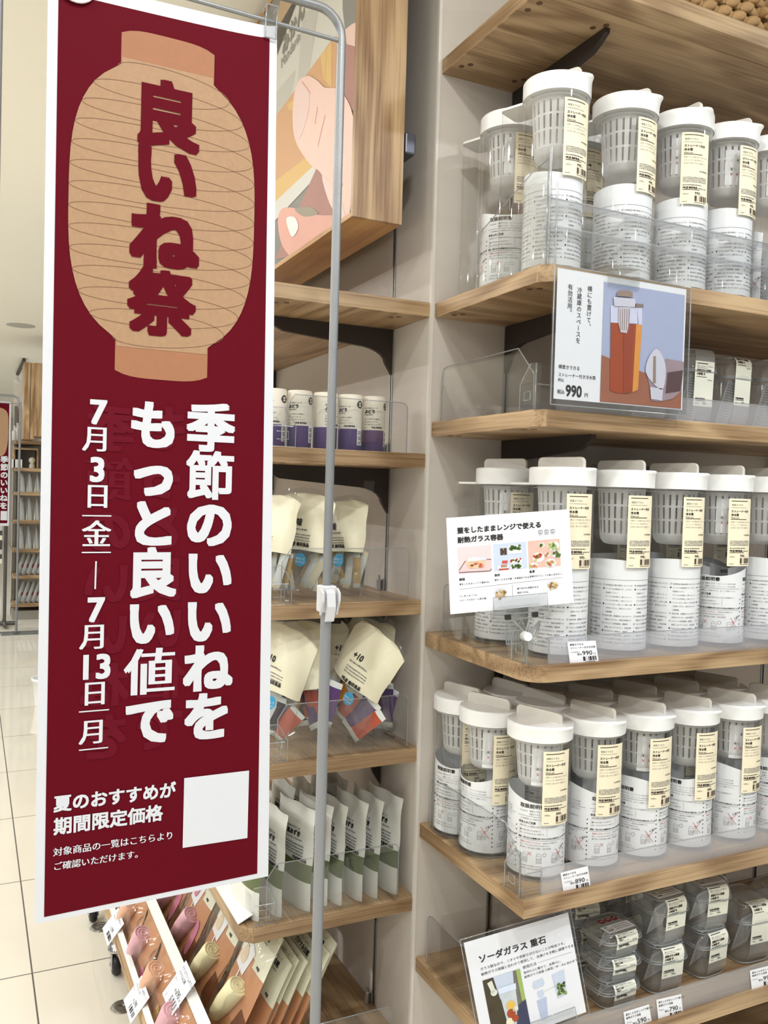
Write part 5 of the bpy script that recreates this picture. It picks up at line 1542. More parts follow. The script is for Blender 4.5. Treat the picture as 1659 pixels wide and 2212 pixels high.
# film bags
STICK = [mat('stick_cream', S(226, 218, 190), .4), mat('stick_gold', S(196, 164, 106), .35), mat('stick_white', S(220, 224, 220), .4), mat('sachet_purple', S(88, 56, 112), .35), mat('sachet_red', S(186, 78, 52), .35), mat('sachet_amber', S(218, 150, 56), .35), mat('sachet_dark', S(72, 66, 72), .35)]
blue_dot = mat('sticker_blue', S(64, 158, 200), .45)
backprint = mat('back_print', S(206, 202, 190), .45)
def make_bag(name, w, h, th, sticks, label, group, seed=0, lean=0.0, cream_to=.44, sticker=True, title='三味'):
    rnd = random.Random(seed)
    t = thing(name, label, 'snack bag', (0, 0, 0), group)
    wr = [rnd.uniform(-1, 1) for _ in range(12)]
    def prof(u, v):
        e = max(0.0, 1-abs(2*u-1)**2.4)**.7
        b = min(1, v/.10)**.6 * min(1, max(0, (.93-v)/.30))**.6
        return th*e*b*(1.15-.45*v)
    def wav(u, v):
        return .004*math.sin(7*u+9*v+wr[0]*6)*math.sin(5*v+wr[1]*5) + .0025*math.sin(19*u*v+wr[2]*9) + .030*wr[3]*(u-.5)*v + lean*v*v*h
    def X(u, v): return (u-.5)*w*(1-.10*v*wr[5]-.05*(1-v)-.07*math.sin(PI*v)) + .016*wr[4]*v*v
    def ZZ(u, v): return v*h*(1-.075*abs(2*u-1)**3.5*v-.05*wr[6]*(u-.5)*v)
    def front(u, v): return (X(u, v), -prof(u, v)/2 + wav(u, v), ZZ(u, v))
    def back(u, v): return (X(u, v), prof(u, v)/2 + wav(u, v), ZZ(u, v))
    mb = MB()
    mb.grid(front, 14, 18, 0, True, lambda u, v: 0 if v < cream_to or v > .93 else 1)
    mb.grid(back, 14, 18, 0, True, lambda u, v: 2 if .10 < v < .9 and .08 < u < .92 else 0)
    def ff(u, v, hh):
        a, b = min(.999, max(0, u/w+.5)), min(.999, max(0, v/h))
        p = front(a, b); return Vector((p[0], p[1]-.0008-hh, p[2]))
    def bf(u, v, hh):
        a, b = min(.999, max(0, .5-u/w)), min(.999, max(0, v/h))
        p = back(a, b); return Vector((p[0], p[1]+.0008+hh, p[2]))
    sh = Sheet(mb, ff); sh.H = .0004
    sh.text('MUJI', -.030, cream_to*h+.010, .0105, 3, .05); sh.text('無印良品', -.006, cream_to*h+.010, .0090, 3, .05)
    sh.text(title, -.034, h*.66, .018, 3, .04); sh.dashes(-.034, h*.62, .02, .004, 4, 1, seed)
    for i in range(3): sh.dashes(-.034, h*(.575-.025*i), .03, .003, 4, 1, seed+i)
    s2 = Sheet(mb, bf); s2.H = .0004
    for i in range(11): s2.dashes(-w*.34, h*(.26+.05*i), w*.34, .0042, 4, 1, seed+i)
    mb.build('wrapper', [film, bag_cream, backprint, ink, ink_soft], t)
    for k in range(7):
        z = h*(.935+.009*k)
        m_ = MB(); m_.tube([(X(u/6, z/h), wav(u/6, z/h)-.0012, ZZ(u/6, z/h)) for u in range(7)], .0006, 4)
        if k == 0: cr = m_
        else: cr.v += m_.v; o = len(cr.v)-len(m_.v); cr.f += [tuple(i+o for i in f) for f in m_.f]; cr.m += m_.m; cr.s += m_.s
    cr.build('top_seal', film, t)
    for k, (col, sw, sl) in enumerate(sticks):
        u = -.36+.72*(k+.5)/len(sticks)
        a = rnd.uniform(-.5, .5)
        c = Vector((u*w, th*.08+rnd.uniform(-.16, .16)*th, .012 + rnd.uniform(0, .020)))
        dx, dz = Vector((math.cos(a), rnd.uniform(-.15, .15), math.sin(a))).normalized(), Vector((-math.sin(a), rnd.uniform(-.02, .10), math.cos(a))).normalized()
        dy = dz.cross(dx).normalized()
        m_ = MB()
        def pf(p, q, s_, c=c, dx=dx, dz=dz, dy=dy, sw=sw, sl=sl):
            e_ = max(0, 1-abs(2*p-1)**2)*min(1, 8*q*(1-q))**.5
            return c + dx*((p-.5)*sw) + dz*(q*sl) + dy*(s_*.0045*e_)
        m_.grid(lambda p, q: pf(p, q, 1), 4, 8, 0, True, lambda p, q: 0 if .12 < q < .88 else 1); m_.grid(lambda p, q: pf(p, q, -1), 4, 8, 0, True, lambda p, q: 0 if .12 < q < .88 else 1)
        m_.build('sachet', [STICK[col], STICK[2] if col not in (2,) else STICK[0]], t)
    if sticker:
        sx = -.026 if seed < 20 else .018
        if seed in (12, 13): sx = .012
        m_ = MB(); s3 = Sheet(m_, ff); s3.H = .0016
        s3.disc(sx, h*.36, .0150, 0, 3, 20); s3.text('冷やして', sx, h*.36, .0060, 1, .02, 'C', 4); s3.text('おいしい', sx, h*.36-.007, .0060, 1, .02, 'C', 4)
        m_.build('sticker', [blue_dot, paper], t)
    return t
G = 'cream topped bags with blue stickers'
st3 = [(1, .024, .088), (2, .026, .095), (0, .024, .085), (1, .024, .098), (2, .026, .082), (0, .024, .080), (2, .024, .09), (1, .022, .08)]
z3 = ZL[2]+.0006
specs = [((-.345, .105), -58, 'bag with a blue sticker half hidden by the banner edge', 11, .150, .245, .055), ((-.262, .105), -50, 'bag with a blue sticker left of the grey pole', 12, .150, .250, .05),
         ((-.150, .110), -66, 'bag with a blue sticker right of the pole, showing its printed back edge', 13, .135, .235, .055)]
for i, ((x, y), rz, lab, sd, w, h, th) in enumerate(specs):
    b = make_bag('snack_bag', w, h, th, st3, lab, G, sd, lean=.10 if i < 2 else .05)
    b.location = (x, y, z3); b.rotation_euler = (0, math.radians((3, 5, -3)[i]), math.radians(rz))
m_ = MB(); m_.grid(lambda a, b: ((a-.5)*.14, .004*math.sin(6*a)+.02*b, b*.27), 8, 8, 0, True)
o_ = m_.build('empty_film_bag', film); o_.location = (-.105, .20, z3); o_.rotation_euler = (0, 0, math.radians(-60)); tag(o_, 'empty clear film bag standing behind the blue sticker bags', 'film bag')
G = 'jumbled cream bags with coloured sachets'
z4 = ZL[3]+.0006
st4 = [(3, .040, .105), (4, .042, .10), (5, .036, .095), (2, .03, .10), (6, .036, .09), (4, .04, .085), (3, .036, .10)]
specs = [((-.350, .115), -42, 17, 'cream bag with amber and purple sachets beside the banner', 21, .165, .275, .06), ((-.240, .110), -50, -12, 'cream bag behind the grey pole with a white upper half', 22, .160, .280, .06),
         ((-.168, .105), -56, 27, 'cream bag slumped to the right over a red sachet', 23, .160, .270, .055), ((-.112, .185), -50, 6, 'cream bag standing at the back of the jumbled bags', 24, .170, .285, .05), ((-.068, .115), -62, -4, 'cream bag by the wall with a purple sachet', 25, .140, .280, .05),
         ((-.300, .270), -46, -16, 'cream bag second row behind the banner edge of the jumbled bags', 26, .160, .285, .05), ((-.190, .265), -52, 15, 'cream bag second row behind the slumped one', 27, .165, .285, .05), ((-.060, .262), -58, 8, 'cream bag deepest in the shelf corner behind the jumbled bags', 28, .150, .285, .045)]
for i, ((x, y), rz, tl, lab, sd, w, h, th) in enumerate(specs):
    b = make_bag('snack_bag', w, h, th, st4[i % 3:]+st4[:i % 3], lab, G, sd, lean=.06, cream_to=(.46, .40, .42, .45, .47, .44, .43, .46)[i], title='+10')
    b.location = (x, y, z4 + w/2*abs(math.sin(math.radians(tl)))+.002); b.rotation_euler = (0, math.radians(tl), math.radians(rz))

# stand-up pouches with a green band
def make_pouch(label, green=True, seed=1, title='黒あずき'):
    t = thing('stand_up_pouch', label, 'pouch', (0, 0, 0), 'green banded pouches')
    w, h = .148, .222
    rnd = random.Random(seed)
    def th(u, v):
        e = max(0, 1-abs(2*u-1)**2.2)**.6
        return (.030*(1-v)**.8*e*(1-.25*v)) if v < .97 else 0
    def cv(u, v): return .0015*math.sin(5*u+3*v)+.003*math.sin(11*u*v+2)*v + .008*v*v
    def hz(u, v): return h*v
    def xx(u, v):
        k = 1-.012*math.sin(PI*v)
        c = 0
        if v > .97: c = .10*max(0, (v-.97)/.03)*0
        return (u-.5)*w*k
    def front(u, v): return (xx(u, v), -th(u, v)/2+cv(u, v), max(0, hz(u, v)))
    def back(u, v): return (xx(u, v), th(u, v)/2+cv(u, v), max(0, hz(u, v)))
    mb = MB()
    gm = lambda u, v: 1 if green and .285 < v < .445 else 0
    mb.grid(front, 16, 40, 0, True, gm); mb.grid(back, 16, 40, 0, True, gm)
    for j in range(16):
        u0, u1 = j/16, (j+1)/16
        mb.add([front(u0, 0), front(u1, 0), back(u1, 0), back(u0, 0)], [(0,1,2,3)], 0)
    def ff(u, v, hh):
        p = front(min(1, max(0, u/w+.5)), min(.96, max(0, v/h))); return Vector((p[0], p[1]-.0006-hh, p[2]))
    sh = Sheet(mb, ff); sh.H = .0004
    sh.text('素材を生かした', -.020, h*.745, .0065, 2, .02); sh.text(title, -.020, h*.685, .0120, 2, .05)
    sh.text('Roasted Black Adzuki Beans', -.020, h*.645, .0050, 2, .02)
    for i in range(4): sh.dashes(-.020, h*(.595-.030*i), .045, .0042, 3, 1, i+seed)
    sh.text('MUJI', .012, h*.462, .0085, 2, .06); sh.text('無印良品', .030, h*.462, .0072, 2, .06)
    sh.text('26.02.09', -.055, h*.215, .0085, 3, .01)
    mb.build('pouch', [pouch_white, pouch_green, ink, ink_soft], t)
    seal = MB(); seal.grid(lambda a, b: (xx(a, .97+.03*b), cv(a, 1)-.0011, h*(.965+.035*b)), 10, 1, 0, True); seal.build('top_seal', pouch_white, t)
    return t
p0 = make_pouch('x')
zp = ZL[4]+.0006
PXS = [(-.372, .100, 'pouch half hidden by the bottom corner of the banner'), (-.318, .098, 'pouch at the shelf front beside the banner corner'), (-.262, .098, 'pouch second from the shelf front, left of the grey pole'), (-.214, .108, 'pouch standing behind the grey pole'), (-.174, .098, 'pouch just right of the grey pole'),
       (-.128, .098, 'second pouch right of the grey pole'), (-.086, .098, 'third pouch right of the grey pole'), (-.041, .098, 'pouch nearest the wall, last of the front row')]
BK = [(-.345, .262), (-.292, .258), (-.240, .262), (-.192, .258), (-.146, .262), (-.104, .258)]
first = True
for i, (x, y, lab) in enumerate(PXS):
    rz = math.radians(-82+(0, -3, 6, 3, -5, -1, -4, 0)[i])
    lab = 'green banded '+lab
    if first: p0.location = (x, y, zp); p0.rotation_euler = (0, 0, rz); p0['label'] = lab; first = False
    else: dup(p0, (x, y, zp+(0 if i != 3 else 0)), rz, lab)
for i, (x, y) in enumerate(BK):
    dup(p0, (x, y, zp), math.radians(-90+(2, -4, 3, 0, -5, 2)[i]), f'green banded pouch in the back row, {ORD[i]} from the shelf front')

# ================================================================ sloping wrap packs and their rolling rack
WB = mat('pack_brown', S(194, 140, 102), .35, var=.10, vscale=24)
WD = mat('pack_dark', S(110, 66, 42), .35)
WL = mat('pack_label', S(226, 224, 200), .4)
WC = mat('wrap_cloth', S(234, 234, 234), .5)
ROLL = {'banana': mat('roll_cream', S(230, 222, 178), .5, var=.05, vscale=40), 'rose': mat('roll_pink', S(218, 170, 178), .5, var=.10, vscale=30), 'mocha': mat('roll_peach', S(226, 178, 148), .5, var=.08, vscale=30)}
FILL = {'banana': mat('fill_almond', S(226, 206, 176), .5, var=.1, vscale=40), 'rose': mat('fill_berry', S(206, 126, 150), .5, var=.12, vscale=40), 'mocha': mat('fill_nut', S(206, 170, 116), .5, var=.12, vscale=40)}
def make_pack(kind, label, seed=0, short=False):
    t = thing('wrap_pack', label, 'sweet pack', (0, 0, 0), 'sloping packs of rolled sweets')
    w, h = .165, (.165 if short else .262)
    def bulge(u, v): return .012*max(0, 1-abs(2*u-1)**2.5)**.7*max(0, 1-abs(2*v-1)**4)**.7
    mb = MB()
    def fr(u, v): return ((u-.5)*w, -bulge(u, v)/2-.001+.003*math.sin(5*v+seed), v*h)
    def bkf(u, v): return ((u-.5)*w, bulge(u, v)/2+.001+.003*math.sin(5*v+seed), v*h)
    mb.grid(fr, 10, 16, 0, True, lambda u, v: 0 if short else 1 if v > .66 + .10*(u-.5) or (v > .60 and u > .55) else 0)
    mb.grid(bkf, 10, 16, 0, True, lambda u, v: 1 if v > .5 else 0)
    def ff(u, v, hh):
        p = fr(min(1, max(0, u/w+.5)), min(1, max(0, v/h))); return Vector((p[0], p[1]-.0006-hh, p[2]))
    sh = Sheet(mb, ff); sh.H = .0004
    nm = {'banana': 'バナナ＆白桃', 'rose': 'ベリー＆ミルク', 'mocha': 'モカ＆ナッツ'}[kind]
    if not short:
        sh.text('アイスクリームのクレープ', -.045, h*.945, .0070, 2, .01); sh.text(nm, -.045, h*.885, .0140, 2, .04)
        sh.text('Banana & White Peach Ice Cream Bar' if kind == 'banana' else 'Ice Cream Crepe Bar', -.045, h*.850, .0055, 2, .02)
        for i in range(4): sh.dashes(-.072, h*(.795-.028*i), -.018, .0042, 3, 1, i)
        sh.text('MUJI', .036, h*.655, .0075, 2, .06); sh.text('無印良品', .052, h*.655, .0066, 2, .06) if False else None
    sh.poly([(-.070, h*.52), (-.010, h*.50), (.010, h*.72), (-.030, h*.78), (-.062, h*.70)], 4, 2); sh.poly(curve([(-.058, h*.58), (-.030, h*.57), (-.020, h*.66), (-.040, h*.72), (-.056, h*.66)], 4), 5, 3)
    sh.poly([(-.038, h*.40), (-.034, h*.52), (-.029, h*.52), (-.031, h*.40)], 4, 3)
    sh.poly([(-.075, h*.06), (-.020, h*.10), (-.040, h*.30), (-.070, h*.26)], 4, 2)
    sh.poly([(.030, h*.02), (.082, h*.03), (.082, h*.30), (.050, h*.34), (.036, h*.2)], 6, 2)
    if kind != 'banana': sh.poly(curve([(.040, h*.18), (.060, h*.15), (.068, h*.40), (.046, h*.46)], 4), 5, 4)
    mb.build('packet', [WB, WL, ink, ink_soft, WC, FILL[kind], WD], t)
    m_ = MB()
    ax0, ax1 = (Vector((-.046, -.014, h*.22)), Vector((-.004, -.020, h*.80))) if short else (Vector((-.030, -.014, h*.10)), Vector((.020, -.020, h*.46)))
    dirn = (ax1-ax0).normalized()
    m_.tube([ax0+dirn*0, ax0+dirn*.010, ax0+dirn*.05, ax1-dirn*.004, ax1], [.012, .018, .0235, .0250, .0235], 16)
    a = dirn.cross(Vector((0, 1, 0))).normalized(); b = dirn.cross(a)
    spi = []
    for i in range(34):
        th = i/33*2.4*2*PI; r = .004+.0190*i/33
        spi.append(ax1+dirn*.0008+a*(r*math.cos(th))+b*(r*math.sin(th)))
    m_.tube(spi, .0014, 5)
    m_.build('roll', ROLL[kind], t)
    f_ = MB()
    f_.grid(lambda u, v: ((u-.5)*w*1.01, -.030*max(0, 1-abs(2*u-1)**3)**.5*max(0, 1-abs(2*v-.9)**3)**.5-.004+.004*math.sin(9*u+13*v), v*h), 12, 14, 0, True)
    f_.build('clear_film', film, t)
    return t
packs = {k: make_pack(k, 'x', i) for i, k in enumerate(('banana', 'rose'))}
packs['rose short'] = make_pack('rose', 'x', 3, True); packs['mocha short'] = make_pack('mocha', 'x', 4, True)
usedp = set()
LEAN = math.radians(28)
def put_pack(kind, x, y, z, label, lean=LEAN, yaw=0.0, flat=False):
    # local x runs to -y, the face looks to -x and up
    rot = (Matrix.Rotation(math.radians(-90)+yaw, 3, 'Z') @ Matrix.Rotation(-lean, 3, 'X')).to_euler()
    if flat:
        src = packs[kind]; o = src.copy(); COL.objects.link(o); o.location = (x, y, z); o.rotation_euler = rot; o['label'] = label
        for ch in src.children:
            if ch.name.startswith('packet'):
                c = ch.copy(); COL.objects.link(c); c.parent = o
        return o
    if kind not in usedp:
        usedp.add(kind); o = packs[kind]; o.location = (x, y, z); o.rotation_euler = rot; o['label'] = label
    else:
        o = dup(packs[kind], (x, y, z), None, label, rot)
    return o
zt = ZL[5]
put_pack('banana', -.425, .108, .205, 'cream roll pack nearest the shelf corner, its label facing out')
for k, (x, z, yw) in enumerate(((-.402, .140, .01), (-.384, .146, -.01), (-.366, .140, .01), (-.330, .150, -.01), (-.312, .146, .01), (-.294, .165, -.01))):
    put_pack('banana', x, .112+.004*(k % 2), z, f'{ORD[k]} pack fanned out behind the cream roll pack nearest the corner', yaw=yw, flat=True)
put_pack('banana', -.432, .300, .190, 'cream roll pack second from the corner on the sloping row')
put_pack('rose', -.438, .492, .190, 'pink roll pack on the upper sloping row next to the cream roll packs')
put_pack('rose', -.440, .684, .190, 'pink roll pack farther along the upper sloping row', yaw=.05)
OL = math.radians(19)
put_pack('mocha short', -.538, .330, .128, 'peach roll pack lowest on the outer sloping row', lean=OL)
put_pack('rose short', -.538, .510, .128, 'pink roll pack on the outer sloping row between the two white rails', lean=OL)
put_pack('mocha short', -.538, .690, .128, 'peach roll pack on the outer sloping row by the rear price card', lean=OL)
put_pack('mocha short', -.538, .870, .128, 'peach roll pack at the far end of the outer sloping row', lean=OL)
put_pack('rose short', -.538, .150, .128, 'pink roll pack at the near end of the outer sloping row', lean=OL)
rk = thing('rolling_rack', 'low rolling rack with white edged rails holding sloping packs, in front of the left bay', 'rack', (-.5, .55, 0))
rail_w = mat('rail_white', S(226, 224, 220), .4)
oak_rail = wood('oak_rail', 'y', S(202, 168, 120), S(160, 118, 72))
for (x, z, y0, y1, wd, bh) in ((-.482, .283, .02, 1.28, .022, .050), (-.552, .196, .02, 1.30, .013, .030)):
    MB().box(x-.004, x+.006, y0, y1, z-bh, z).build('rail_board', oak_rail, rk, bevel=.001)
    m_ = MB(); m_.prism([(x-.004, y0, z), (x-.004+wd, y0, z+wd*.45), (x-.004+wd, y0, z+wd*.45+.0025), (x-.004, y0, z+.0025)], (0, y1-y0, 0)); m_.build('price_rail', rail_w, rk)
for (x0, x1, z) in ((-.476, -.426, .180), (-.546, -.490, .122)):
    MB().box(x0, x1, .02, 1.29, z-.012, z).build('tray', oak_rail, rk)
for y in (.03, 1.28):
    m_ = MB(); m_.prism([(-.555, y, .10), (-.43, y, .10), (-.43, y, .27), (-.478, y, .27), (-.50, y, .18), (-.555, y, .18)], (0, .012, 0)); m_.build('end_board', oak_rail, rk)
casters = [on(250, 2103, z=0), on(190, 1991, z=0)]
for k, c in enumerate([Vector((-.534, .814, 0)), Vector((-.5555, 1.154, 0)), Vector((-.534, .12, 0)), Vector((-.45, .12, 0))]):
    m_ = MB(T=Matrix.Translation((c.x, c.y, .030)))
    prof = [(.012, -.011), (.026, -.011), (.030, -.006), (.030, .006), (.026, .011), (.012, .011), (.012, -.011)]
    wl = MB()
    vs = []
    for r, q in prof:
        for i in range(24):
            a = 2*PI*i/24; vs.append((c.x+q, c.y+r*math.cos(a), .030+r*math.sin(a)))
    wl.add(vs, [(j*24+i, j*24+(i+1) % 24, (j+1)*24+(i+1) % 24, (j+1)*24+i) for j in range(len(prof)-1) for i in range(24)], 0, True)
    cst = wl.build('caster', rubber, rk)
    fk = MB()
    fk.box(c.x-.016, c.x-.0125, c.y-.016, c.y+.016, .022, .068); fk.box(c.x+.0125, c.x+.016, c.y-.016, c.y+.016, .022, .068)
    fk.lathe([(.0005, .068), (.022, .068), (.024, .072), (.024, .078), (.018, .082), (.018, .088), (.009, .090), (.009, .15)], (c.x, c.y, 0), 20)
    fk.tube([(c.x-.018, c.y, .03), (c.x+.018, c.y, .03)], .005, 10)
    fk.build('fork', chrome, cst)
def rail_card(y0, y1, top, bot, lab, title, price):
    """price card tucked in a rail, tipped up towards the aisle"""
    Wd, Hd = y1-y0, math.hypot(top[0]-bot[0], top[1]-bot[1])
    o = Vector((bot[0], y1, bot[1]))
    mb = MB(); sh = Sheet(mb, plane_fn(o, (0, -1, 0), Vector((top[0]-bot[0], 0, top[1]-bot[1])).normalized())); sh.H = .0004
    slab(sh, Wd, Hd, .0008)
    k = Hd/.058
    sh.text(title[0], .005, .047*k, .0064*k, 1, .01); sh.text(title[1], .005, .039*k, .0064*k, 1, .01); sh.text('1本入り', .005, .030*k, .0042*k, 2)
    sh.text('税込', Wd*.40, .021*k, .0055*k, 1); sh.text(price, Wd*.52, .020*k, .0125*k, 1, .01); sh.text('円', Wd*.86, .020*k, .0045*k, 1)
    sh.barcode(Wd*.45, .006*k, Wd*.93, .016*k, 1)
    tag(mb.build('price_card', [SIGN, ink, ink_soft]), lab, 'price card', 'price cards on the rolling rack rails')
rail_card(.140, .235, (-.468, .320), (-.521, .254), 'tipped white price card 390 on the upper white rail of the rolling rack', ('アイスクリームのクレープ', 'バナナ＆白桃'), '390')
rail_card(.285, .385, (-.540, .222), (-.582, .170), 'tipped white price card on the outer rail, low by the floor cap', ('アイスクリームのクレープ', 'ベリー＆ミルク'), '290')
rail_card(.655, .755, (-.540, .222), (-.582, .170), 'tipped white price card on the outer rail, above the caster wheel', ('アイスクリームのクレープ', 'モカ＆ナッツ'), '290')
# white price strip along the front edge of the pouch shelf
m_ = MB(); m_.prism([(-.407, .03, ZL[4]+.001), (-.375, .03, ZL[4]+.016), (-.375, .03, ZL[4]+.0175), (-.407, .03, ZL[4]+.0025)], (0, 1.1, 0))
tag(m_.build('price_strip', rail_w), 'white price strip along the front of the green banded pouch shelf', 'price strip')

# ================================================================ far end of the store
zf = 0.0
def far(u, v, y=8.0): return on(u, v, y=y)
fs_ = thing('far_shelving', 'tall oak wall shelving far down the aisle at the left', 'shelving', (0, 8.2, 0))
FXL, FXR = far(27, 1300, 7.75).x, 1.2
lev = [far(60, v, 7.75).z for v in (952, 1011, 1063, 1124, 1186, 1243, 1304)]
back = MB(); back.box(FXL, FXR, 8.20, 8.24, .02, 2.45); back.build('back_panel', mat('far_panel', S(228, 224, 216), .7), fs_)
for z in lev: MB().box(FXL, FXR, 7.75, 8.20, z-.034, z).build('board', oak_x, fs_)
MB().box(FXL, FXL+.03, 8.05, 8.20, 0.02, 2.2).build('side_post', mat('far_post', S(120, 116, 108), .5), fs_)
MB().box(FXL, FXR, 7.80, 8.20, 0.0, .09).build('plinth', mat('plinth', S(150, 146, 136), .5), fs_)
pz0, pz1 = far(60, 948, 7.45).z, far(66, 783, 7.45).z
px0 = far(51, 900, 7.45).x; px1 = far(130, 900, 7.45).x
fb = thing('picture_box', 'wooden picture box hung high on the far shelving', 'picture', (px0, 7.45, pz0))
fbm = [(px0, 7.45), (px0+.03, 7.42), (px0+.055, 7.45), (px0+.055, 7.80), (px0, 7.80)]
MB().box(px0, px0+.055, 7.45, 7.85, pz0, pz1).build('side_board', ash_z, fb)
MB().box(px0+.060, px0+.10, 7.46, 7.85, pz0, pz1).build('side_board', ash_z, fb)
MB().box(px0+.10, px1, 7.44, 7.85, pz0+.03, pz1).build('front_board', ash_z, fb)
# goods on the far shelves
far_cols = [mat('far_silver', S(196, 198, 196), .35), mat('far_cream', S(222, 216, 196), .45), mat('far_dark', S(70, 66, 60), .5), mat('far_red', S(170, 92, 84), .45)]
def far_pouch(label, group):
    t = MB()
    t.grid(lambda u, v: ((u-.5)*.10, -.030*(1-v)*max(0, 1-(2*u-1)**2)**.5-.002, v*.20), 6, 8, 0, True); t.grid(lambda u, v: ((u-.5)*.10, .030*(1-v)*max(0, 1-(2*u-1)**2)**.5+.002, v*.20), 6, 8, 0, True, lambda u, v: 0 if v > .2 else 1)
    return tag(t.build('far_pouch', [far_cols[0], far_cols[1]]), label, 'pouch', group)
fp = None
for r, (k, nm) in enumerate(((2, 'third'), (3, 'fourth'), (4, 'fifth'))):
    for i in range(6):
        x = FXL+.075+i*.072
        lab = f'thin standing pouch on the {nm} far shelf, {ORD[i]} from its left end'
        if fp is None:
            fp = far_pouch(lab, 'pouches on the far shelving'); o = fp
        else:
            o = fp.copy(); COL.objects.link(o); o['label'] = lab
        hh = min(.92*(lev[k-1]-lev[k]-.034)/.20, 1.15)
        o.location = (x, 7.82, lev[k]+.001); o.rotation_euler = (0, 0, math.radians(62+5*(i % 3))); o.scale = (1, 1, hh)
fd = None
for r, (k, nm) in enumerate(((5, 'sixth'), (6, 'lowest'))):
    for i in range(5):
        x = FXL+.05+i*.050
        lab = f'silver pack leaning out of the {nm} far shelf, {ORD[i]} from its left end'
        if fd is None:
            m_ = MB(); m_.grid(lambda u, v: ((u-.5)*.09, -.012*max(0, 1-(2*u-1)**2)**.5*max(0, 1-(2*v-1)**4), v*.24), 6, 6, 0, True, lambda u, v: 3 if .3 < v < .5 and .3 < u < .7 else 0); m_.grid(lambda u, v: ((u-.5)*.09, .012*max(0, 1-(2*u-1)**2)**.5*max(0, 1-(2*v-1)**4), v*.24), 6, 6, 0, True)
            fd = tag(m_.build('far_pack', far_cols), lab, 'pack', 'packs leaning on the far shelving'); o = fd
        else:
            o = fd.copy(); COL.objects.link(o); o['label'] = lab
        o.location = (x, 7.80, lev[k]+.004); o.rotation_euler = (0, math.radians(30), math.radians(50))
fx = far(40, 1000, 7.8).x
m_ = MB(); m_.box(fx-.06, fx+.035, 7.80, 7.86, lev[1]+.001, lev[1]+.085)
tag(m_.build('white_box', paper), 'small white box on the second far shelf', 'box')
fx = far(70, 990, 7.8).x
m_ = MB(); m_.lathe([(.030, 0), (.030, .03), (.018, .045), (.020, .05), (.034, .075), (.030, .10), (.001, .115)], (fx, 7.85, lev[1]+.001), 18)
tag(m_.build('cream_ornament', far_cols[1]), 'round cream ornament beside the white box on the second far shelf', 'ornament')
m_ = MB(); m_.box(far(30, 975, 7.8).x, far(82, 975, 7.8).x, 7.80, 8.15, far(60, 972, 7.8).z, far(60, 972, 7.8).z+.020); m_.box(far(80, 975, 7.8).x, far(83, 975, 7.8).x, 7.80, 8.15, lev[1]+.001, far(60, 972, 7.8).z)
m_.box(far(30, 975, 7.8).x, far(33, 975, 7.8).x, 7.80, 8.15, lev[1]+.001, far(60, 972, 7.8).z)
tag(m_.build('small_wood_stand', oak_x), 'small wooden riser on the second far shelf over the white box', 'stand')
for i in range(3):
    m_ = MB(); m_.lathe([(.024, 0), (.028, .02), (.026, .09+.03*i), (.010, .11+.03*i), (.011, .15+.03*i)], (far(32+6*i, 940, 7.85).x, 7.85, lev[0]+.001), 14)
    tag(m_.build('white_bottle', far_cols[0]), f'pale bottle on the top far shelf, {ORD[i]} from its left end', 'bottle', 'pale bottles on the top far shelf')
# glass shelf unit left of it
m_ = thing('chrome_rack', 'slim dark metal rack of hanging packs at the far left edge', 'rack', (FXL-.3, 7.6, 0))
r_ = MB()
for x in (far(10, 1300, 7.4).x,):
    r_.tube([(x, 7.4, .03), (x, 7.4, 1.0)], .016, 8)
r_.tube([(x-.35, 7.4, .03), (x+.10, 7.4, .03)], .022, 8); r_.tube([(x, 7.2, .03), (x, 7.6, .03)], .018, 8); r_.tube([(x-.45, 7.4, 1.0), (x, 7.4, 1.0)], .014, 8)
r_.build('frame', mat('far_frame', S(96, 94, 92), .4, .5), m_)
for i in range(6):
    q = MB(); q.grid(lambda u, v, i=i: (x-.06-.065*i+(u-.5)*.055, 7.36+.01*math.sin(9*v+i), .98-.52*v*(.7+.05*(i % 3))), 3, 8, 0, True, lambda u, v: (0, 2, 1, 2)[int(v*7) % 4])
    q.build('hanging_pack', far_cols, m_)
# far banner on its stand
YF = 6.9
bx0, bx1 = far(-40, 1000, YF).x, far(21.5, 1000, YF).x
bz1, bz0 = far(15, 868, YF).z, far(18, 1136, YF).z
mb = MB(); sh = Sheet(mb, plane_fn((bx0, YF, bz0), (1, 0, 0), (0, 0, 1))); sh.H = .002
Wf, Hf = bx1-bx0, bz1-bz0
slab(sh, Wf, Hf, .002)
sh.rect(.012, .025, Wf-.014, Hf-.014, 1)
sh.poly(curve([(Wf*.50, Hf*.97-.02), (Wf*.86, Hf*.92), (Wf*.92, Hf*.80), (Wf*.90, Hf*.66), (Wf*.78, Hf*.575), (Wf*.5, Hf*.56), (Wf*.2, Hf*.6), (Wf*.1, Hf*.78), (Wf*.2, Hf*.93)], 5), 2, 2)
for i, ch in enumerate('季節のいいねを'): sh.char(ch, Wf*.80, Hf*(.535-.062*i), .066, 0, .04, 3)
for i, ch in enumerate('もっと良い値で'): sh.char(ch, Wf*.52, Hf*(.535-.062*i), .066, 0, .04, 3)
sh.rect(Wf*.70, Hf*.045, Wf*.93, Hf*.12, 0, 2)
tag(mb.build('banner', [banner_white, maroon, tan]), 'small looking dark red banner far away at the left picture edge', 'banner')
fst = thing('banner_stand', 'thin grey banner stand far away at the left picture edge', 'banner stand', (bx1, YF, 0))
xs_ = far(38, 1200, YF).x
zt_ = far(38, 856, YF).z
MB().tube([(xs_, YF, .01), (xs_, YF, zt_-.06), (xs_-.018, YF, zt_-.018), (xs_-.06, YF, zt_), (bx0, YF, zt_)], .011, 10).build('frame_tube', pole_m, fst)
